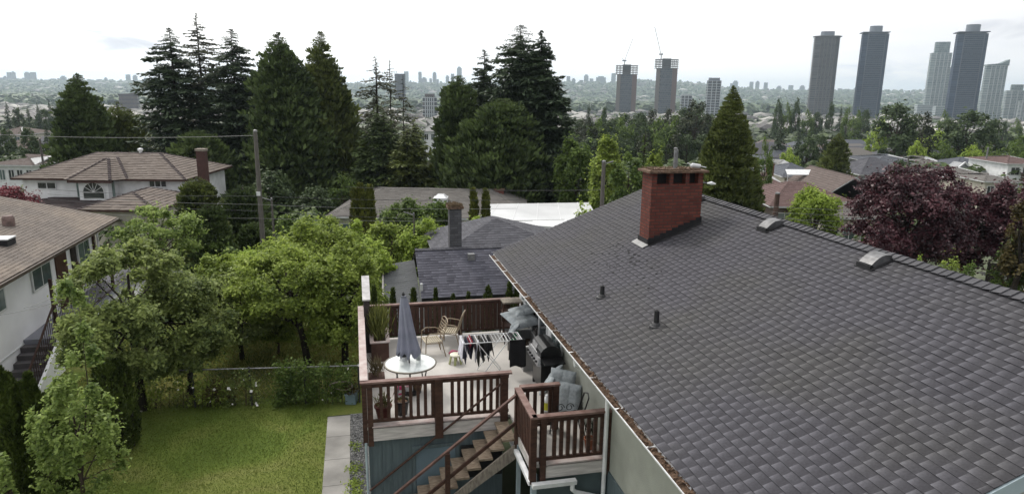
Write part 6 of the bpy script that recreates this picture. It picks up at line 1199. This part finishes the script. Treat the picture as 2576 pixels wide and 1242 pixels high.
def constr(label, u0, u1, vt, y, cj):
    o = tw('tower', label, u0, u1, vt+22, y, GL3, SB1, 30, None, slab=.7, slabw=.2); p = at_y((u0+u1)/2, vt, y); w = wm(u1-u0, y); hb_ = at_y((u0+u1)/2, vt+22, y).z-o.location.z; ht = p.z-o.location.z; x = w/2; d = w*.8; s = MB()
    for i in range(6): z = hb_+(ht-hb_)*i/5; s.box(-x*1.1, x*1.1, -d/2*1.1, d/2*1.1, z, z+.6)
    s.build('open_floor_slabs', SB3, o); s = MB()
    for i in range(7):
        for yy_ in (-d/2, d/2): s.box(-x+w*i/6-.4, -x+w*i/6+.4, yy_-.4, yy_+.4, hb_, ht-.01)
    s.build('columns', SB3, o); MB().box(-x*.4, x*.4, -d*.25, d*.25, hb_, ht+2).build('core', SB3, o); MB().box(x*.55, x*1.02, -d/2-.6, -d/2-.01, 0, hb_-.01).build('hoist_strip', mat('reddish_concrete', (.13, .085, .075), .8, .15), o); MB().box(-x*1.0, -x*.62, -d/2-.6, -d/2-.01, 0, hb_-.01).build('edge_panels', mat('warm_concrete', (.15, .13, .12), .8, .15), o)
    c = thing('tower_crane', cj[0], 'crane', (o.location.x+cj[5], y-2, p.z), 0); M_cr = mat('crane_steel', (.42, .41, .40), .6, .1); b_ = at_y(cj[1], cj[2], y)-Vector(c.location); e = at_y(cj[3], cj[4], y)-Vector(c.location)
    MB().box(b_.x-.8, b_.x+.8, -.8, .8, -.5, b_.z).build('mast', M_cr, c); j = MB(); j.beam(b_, e, .7, .7); n = 12
    for i in range(n): a1 = b_.lerp(e, i/n); a2 = b_.lerp(e, (i+1)/n); j.beam(a1+Vector((.7, 0, .4)), a2+Vector((-.7, 0, -.4)), .35, .35)
    j.build('jib', M_cr, c); MB().box(b_.x-4, b_.x+3, -1.2, 1.2, b_.z-.5, b_.z+1.6).beam(b_, b_+Vector((-5 if e.x > b_.x else 4, 0, 5)), .5, .5).build('cab_and_counterjib', mat('crane_cab', (.14, .15, .17), .6, .1), c)
constr('brown-grey tower under construction, left of the pair', 1552, 1600, 166, 1250, ('thin luffing crane on the left tower under construction, jib leaning right', 1571, 154, 1592, 98, -4))
constr('grey tower under construction, right of the pair and slightly taller', 1651, 1701, 151, 1240, ('thin luffing crane on the right tower under construction, jib leaning left', 1663, 138, 1647, 68, -9))
tw('tower', 'blue-grey tower with white frame lines right of the towers under construction', 1779, 1814, 203, 1100, GL3, SB2, 15, (.8, 4, CRN, 'box'), slab=.7, slabw=.3, fins=4, shape='box')
tw('building', 'lower blue and white block left of the white framed tower', 1712, 1741, 240, 1100, GL3, SB2, 9, (.8, 2, SB2, 'box'), slab=.7, slabw=.3, fins=4, shape='box')
tw('building', 'mid height white building with a domed roof between the conifer groups', 1062, 1100, 244, 700, GL3, SB2, 7, (.7, 3, SB3, 'box'), slab=.8, slabw=.4, fins=5)
tw('building', 'grey building with a pale tilted roof between the leftmost cedar and the ragged firs', 300, 345, 238, 800, mat('warm_grey_block', (.16, .15, .15), .8, .2), SB1, 6, (1.05, 3, SB3, 'slant'), slab=.8)
tw('tower', 'grey high-rise seen through the bare hemlocks', 992, 1020, 186, 1500, GL3, SB1, 20, None, slab=.8)
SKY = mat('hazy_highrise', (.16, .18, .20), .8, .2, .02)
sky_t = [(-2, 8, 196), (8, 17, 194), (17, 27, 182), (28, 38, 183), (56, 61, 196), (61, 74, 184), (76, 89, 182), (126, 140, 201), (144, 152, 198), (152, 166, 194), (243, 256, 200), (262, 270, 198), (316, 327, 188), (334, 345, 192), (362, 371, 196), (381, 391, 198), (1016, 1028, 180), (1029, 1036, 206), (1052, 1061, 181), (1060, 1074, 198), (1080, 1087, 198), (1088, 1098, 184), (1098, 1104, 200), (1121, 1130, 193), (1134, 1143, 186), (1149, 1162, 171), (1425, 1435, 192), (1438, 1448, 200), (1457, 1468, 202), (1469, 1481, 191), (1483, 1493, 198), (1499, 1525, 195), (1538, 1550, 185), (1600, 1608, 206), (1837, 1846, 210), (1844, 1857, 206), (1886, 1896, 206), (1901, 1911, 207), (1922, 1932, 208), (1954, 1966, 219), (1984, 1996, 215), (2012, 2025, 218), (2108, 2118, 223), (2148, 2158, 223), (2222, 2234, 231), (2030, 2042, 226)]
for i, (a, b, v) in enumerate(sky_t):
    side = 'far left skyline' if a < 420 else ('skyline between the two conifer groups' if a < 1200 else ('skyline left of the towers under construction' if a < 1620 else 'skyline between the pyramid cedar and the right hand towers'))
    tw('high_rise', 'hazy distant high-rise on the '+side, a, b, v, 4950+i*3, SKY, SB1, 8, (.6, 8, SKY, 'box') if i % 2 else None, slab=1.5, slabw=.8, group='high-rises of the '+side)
for o in list(COL.objects):
    if o.name.startswith('high_rise'): o['category'] = 'high-rise'
    if o.name.startswith('building'): o['category'] = 'building'
# ------------------------------------------------------------------ utility poles and wires
M_pole = mat('grey_weathered_pole', (.12, .11, .10), .9, .25, 6, stretch=(5, 5, .5)); M_wire = mat('overhead_wire', (.10, .10, .105), .6, .1)
def pole(label, u, vt, y, r=.14, arm=None, m=None):
    p = at_y(u, vt, y); g = ground(p.x, y); o = thing('utility_pole', label, 'pole', (p.x, y, g)); h = p.z-g; MB().tube([(0, 0, -.5), (0, 0, h)], [r*1.25, r*.85], 10).build('shaft', m or M_pole, o); MB().lathe([(r*.9, 0), (r*.9, .08), (0, .12)], 10, (0, 0, h)).build('cap', M_galv, o)
    if arm: MB().tube([(0, 0, h-arm[0]), (arm[1], 0, h-arm[0]+.15)], .03, 6).build('bracket', M_galv, o)
    return o, p
P1, p1 = pole('tall weathered utility pole right of the tile roofed house', 642, 332, 34, .115); MB().box(-.09, .09, -.19, -.13, 4.9, 5.1).build('insulator', M_white, P1)
P2, p2 = pole('slim grey utility pole left of the brick chimney', 1519, 409, 32, .11, (.08, .45))
P3, p3 = pole('thin short pole right of the tall utility pole', 683, 502, 36, .06, (.05, -.5)); P4, p4 = pole('thin dark pole left of the mossy grey chimney', 1041, 540, 33, .045, (.02, -.5))
P5, p5 = pole('short brown pole before the reddish brown roof', 1956, 488, 40, .16, None, mat('brown_pole', (.085, .055, .045), .9, .3)); P6, p6 = pole('thin pole beside the small grey house at the left', 100, 350, 78, .12); P7, p7 = pole('thin grey pole among the grey roofs above the purple maple', 2286, 395, 100, .12)
P8, p8 = pole('pale thin pole behind the slate roofs near the right edge', 2486, 372, 118, .14, None, M_galv)
o = thing('street_lamp', 'street lamp with a pale head right of the brick chimney', 'street lamp', (at_y(1745, 461, 40).x, 40, ground(0, 40))); q = at_y(1783, 462, 40)-Vector(o.location); q0 = at_y(1745, 458, 40)-Vector(o.location); MB().tube([(0, 0, 0), (0, 0, q0.z-.1), (.2, 0, q0.z), (q.x, 0, q.z+.03)], [.07, .05, .03, .025], 8).build('post', M_galv, o); MB().tube([(q.x-.1, 0, q.z+.02), (q.x+.15, 0, q.z+.03), (q.x+.4, 0, q.z-.02)], [.04, .11, .04], 8).build('lamp_head', M_gutterw, o)
def wire(label, pts, r=.014, sag=.0, m=None):
    P_ = [at_y(*p) for p in pts]; a = P_[0]; o = thing('overhead_wire', label, 'wire', a); L_ = []
    for i in range(len(P_)-1):
        for k in range(9): f = k/8; q = P_[i].lerp(P_[i+1], f)-a; q.z -= sag*4*f*(1-f); L_.append(q)
    MB().tube([L_[0]]+[L_[i] for i in range(1, len(L_)) if (L_[i]-L_[i-1]).length > .01], r, 5).build('cable', m or M_wire, o)
lw = mat('pale_wire', (.24, .24, .24), .6, .1)
wire('top wire running left from the head of the tall utility pole', [(642, 341, 34), (-200, 327, 40)], .010, .25, lw)
for i, (vl, vp, vr, u2, dsc) in enumerate(((488, 493, 502, 1330, 'highest'), (500, 514, 524, 1300, 'second highest'), (512, 530, 556, 1340, 'third'), (540, 549, 552, 1420, 'lowest'))):
    wire(dsc+' of the four side wires crossing the tall utility pole over the orchard', [(120, vl-12, 37), (645, vp, 33.8), (u2, vr, 37)], .010, .12, lw if i in (1, 3) else None)
wire('thin wire over the long grey roof to the slim utility pole', [(870, 470, 40), (1519, 478, 32)], .010, .1)
for i, (va, vb, vc) in enumerate(((497, 548, 585), (505, 556, 596), (520, 570, 612))): wire(('upper', 'middle', 'lower')[i]+' of three dark wires behind the right slope of the near roof', [(1765, va, 40), (1985, vb, 38), (2200, vc, 36)], .016, .06)
for i, v in enumerate((527, 541, 556)): wire(('top', 'centre', 'bottom')[i]+' wire passing in front of the bright ball shaped tree', [(1940, v-8, 39), (2180, v+3, 39)], .010, .03, lw)
for i, (a, b_) in enumerate((((0, 792), (172, 748)), ((60, 775), (200, 715)))): wire(('lower', 'upper')[i]+' service wire crossing the wall of the white house', [(a[0], a[1], 15), (b_[0], b_[1], 18)], .006, .05, lw)
# ------------------------------------------------------------------ garden fence, path and bits beyond the ridge at right
f0 = at_y(2490, 652, 34.5); o = thing('garden_fence', 'grey weathered garden fence behind the ridge near the right edge', 'fence', (f0.x, 34.5, ground(f0.x, 34.5))); hz = f0.z-o.location.z
for i in range(6): MB().box(i*.62-.04, i*.62+.04, -.04, .04, 0, hz).build('post', M_barkd, o)
b_ = MB(); [b_.box(-.1, 3.3, -.06, -.041, hz*j-.06, hz*j) for j in (.35, .65, .97)]; b_.build('rail', mat('old_grey_fence', (.09, .08, .07), .9, .3), o); MB().box(.02, .9, -.02, .02, .05, hz*.9).build('panel', M_barkd, o)
# ------------------------------------------------------------------ air, sky, sun, camera
hz_ = MB().box(-9500, 9500, -400, 9300, -460, 160).build('haze', bpy.data.materials.new('haze_air')); hz_['kind'] = 'stuff'; hz_['label'] = 'thin pale haze in the air over the valley'
m = hz_.data.materials[0]; m.use_nodes = True; nt = m.node_tree; nt.nodes.clear(); out = nt.nodes.new('ShaderNodeOutputMaterial'); pv = nt.nodes.new('ShaderNodeVolumePrincipled'); pv.inputs['Color'].default_value = (.74, .89, 1, 1); pv.inputs['Density'].default_value = .00012; pv.inputs['Anisotropy'].default_value = 0.2; nt.links.new(pv.outputs[0], out.inputs['Volume'])
SUN_AZ, SUN_EL = rad(-38), rad(48)
w = bpy.data.worlds.new('World'); SC.world = w; w.use_nodes = True; nt = w.node_tree; L = nt.links; bg = nt.nodes['Background']; bg.inputs['Strength'].default_value = .1
sk = nt.nodes.new('ShaderNodeTexSky'); sk.sky_type = 'NISHITA'; sk.sun_disc = False; sk.sun_elevation = SUN_EL; sk.sun_rotation = SUN_AZ; sk.air_density = 1.2; sk.dust_density = 2.0
tc = nt.nodes.new('ShaderNodeTexCoord'); mp = nt.nodes.new('ShaderNodeMapping'); mp.inputs['Scale'].default_value = (1, 1, 4.2); L.new(tc.outputs['Generated'], mp.inputs[0]); 
n1 = noise(nt, L, mp.outputs[0], 2.1, 7, .25)
mp2 = nt.nodes.new('ShaderNodeMapping'); mp2.inputs['Location'].default_value = (3.1, 1.2, .7); mp2.inputs['Scale'].default_value = (1, 1, 5.0); L.new(tc.outputs['Generated'], mp2.inputs[0]); n2_ = noise(nt, L, mp2.outputs[0], 3.6, 6, .3)
cloud = ramp(nt, L, n2_, [(.0, (10.2, 10.4, 10.8)), (.38, (11.8, 11.9, 12.1)), (.5, (12.6, 12.6, 12.6)), (1, (13.2, 13.2, 13.1))])
mask = ramp(nt, L, n1, [(.22, (.55, .55, .55)), (.36, (1, 1, 1))])
def cloudmask(u, v, su, sv):
    d0 = ray(u, v).normalized(); rt = d0.cross(Vector((0, 0, 1))).normalized(); upv = rt.cross(d0)
    def dot(vec):
        n = nt.nodes.new('ShaderNodeVectorMath'); n.operation = 'DOT_PRODUCT'; L.new(tc.outputs['Generated'], n.inputs[0]); n.inputs[1].default_value = vec; return n.outputs['Value']
    def mth(op, a, b=None):
        n = nt.nodes.new('ShaderNodeMath'); n.operation = op
        for i, s in enumerate((a, b)):
            if s is None: continue
            if isinstance(s, (int, float)): n.inputs[i].default_value = s
            else: L.new(s, n.inputs[i])
        return n.outputs[0]
    x = mth('DIVIDE', dot(rt), su); y_ = mth('DIVIDE', dot(upv), sv); r2 = mth('ADD', mth('MULTIPLY', x, x), mth('MULTIPLY', y_, y_)); nz = noise(nt, L, mp2.outputs[0], 7.0, 8, .9)
    return ramp(nt, L, mth('ADD', mth('ADD', r2, mth('MULTIPLY', nz, 3.2)), -1.0), [(.0, (1, 1, 1)), (.35, (.8, .8, .8)), (1.0, (0, 0, 0))])
cl2 = mixc(nt, L, cloudmask(300, 95, .11, .028), cloud, (5.5, 5.8, 6.5)); cl2 = mixc(nt, L, cloudmask(2560, 72, .07, .025), cl2, (7.0, 7.3, 8.2)); cl2 = mixc(nt, L, cloudmask(2330, 200, .16, .05), cl2, (8.4, 9.2, 9.9))
dn = nt.nodes.new('ShaderNodeVectorMath'); dn.operation = 'DOT_PRODUCT'; L.new(tc.outputs['Generated'], dn.inputs[0]); dn.inputs[1].default_value = (math.sin(SUN_AZ)*math.cos(SUN_EL), math.cos(SUN_AZ)*math.cos(SUN_EL), math.sin(SUN_EL))
glow = ramp(nt, L, dn.outputs['Value'], [(.0, (.58, .585, .60)), (.5, (1.02, 1.02, 1.02)), (1.0, (1.75, 1.72, 1.66))]); gm_ = nt.nodes.new('ShaderNodeVectorMath'); gm_.operation = 'MULTIPLY'; L.new(mixc(nt, L, mask, sk.outputs[0], cl2), gm_.inputs[0]); L.new(glow, gm_.inputs[1]); L.new(gm_.outputs[0], bg.inputs['Color'])
sl_ = bpy.data.lights.new('sun', 'SUN'); sl_.energy = 2.0; sl_.angle = rad(10); sl_.color = (1, .95, .88); so_ = bpy.data.objects.new('sun', sl_); COL.objects.link(so_); so_.rotation_euler = (Vector((math.sin(SUN_AZ)*math.cos(SUN_EL), math.cos(SUN_AZ)*math.cos(SUN_EL), math.sin(SUN_EL)))).to_track_quat('Z', 'Y').to_euler()
cd = bpy.data.cameras.new('camera'); co = bpy.data.objects.new('camera', cd); COL.objects.link(co); cd.sensor_width = 36; cd.lens = 36*FPX/2576; cd.clip_start = .1; cd.clip_end = 30000
M3 = Matrix((( _r.x, _u.x, -_f.x), (_r.y, _u.y, -_f.y), (_r.z, _u.z, -_f.z))); co.matrix_world = Matrix.Translation(CAM) @ M3.to_4x4(); SC.camera = co
SC.view_settings.view_transform = 'Standard'; SC.view_settings.look = 'None'; SC.view_settings.exposure = 0.06; SC.view_settings.gamma = 1.0
SC.cycles.max_bounces = 6; SC.cycles.diffuse_bounces = 3; SC.cycles.transmission_bounces = 3; SC.cycles.volume_bounces = 0; SC.cycles.use_denoising = True
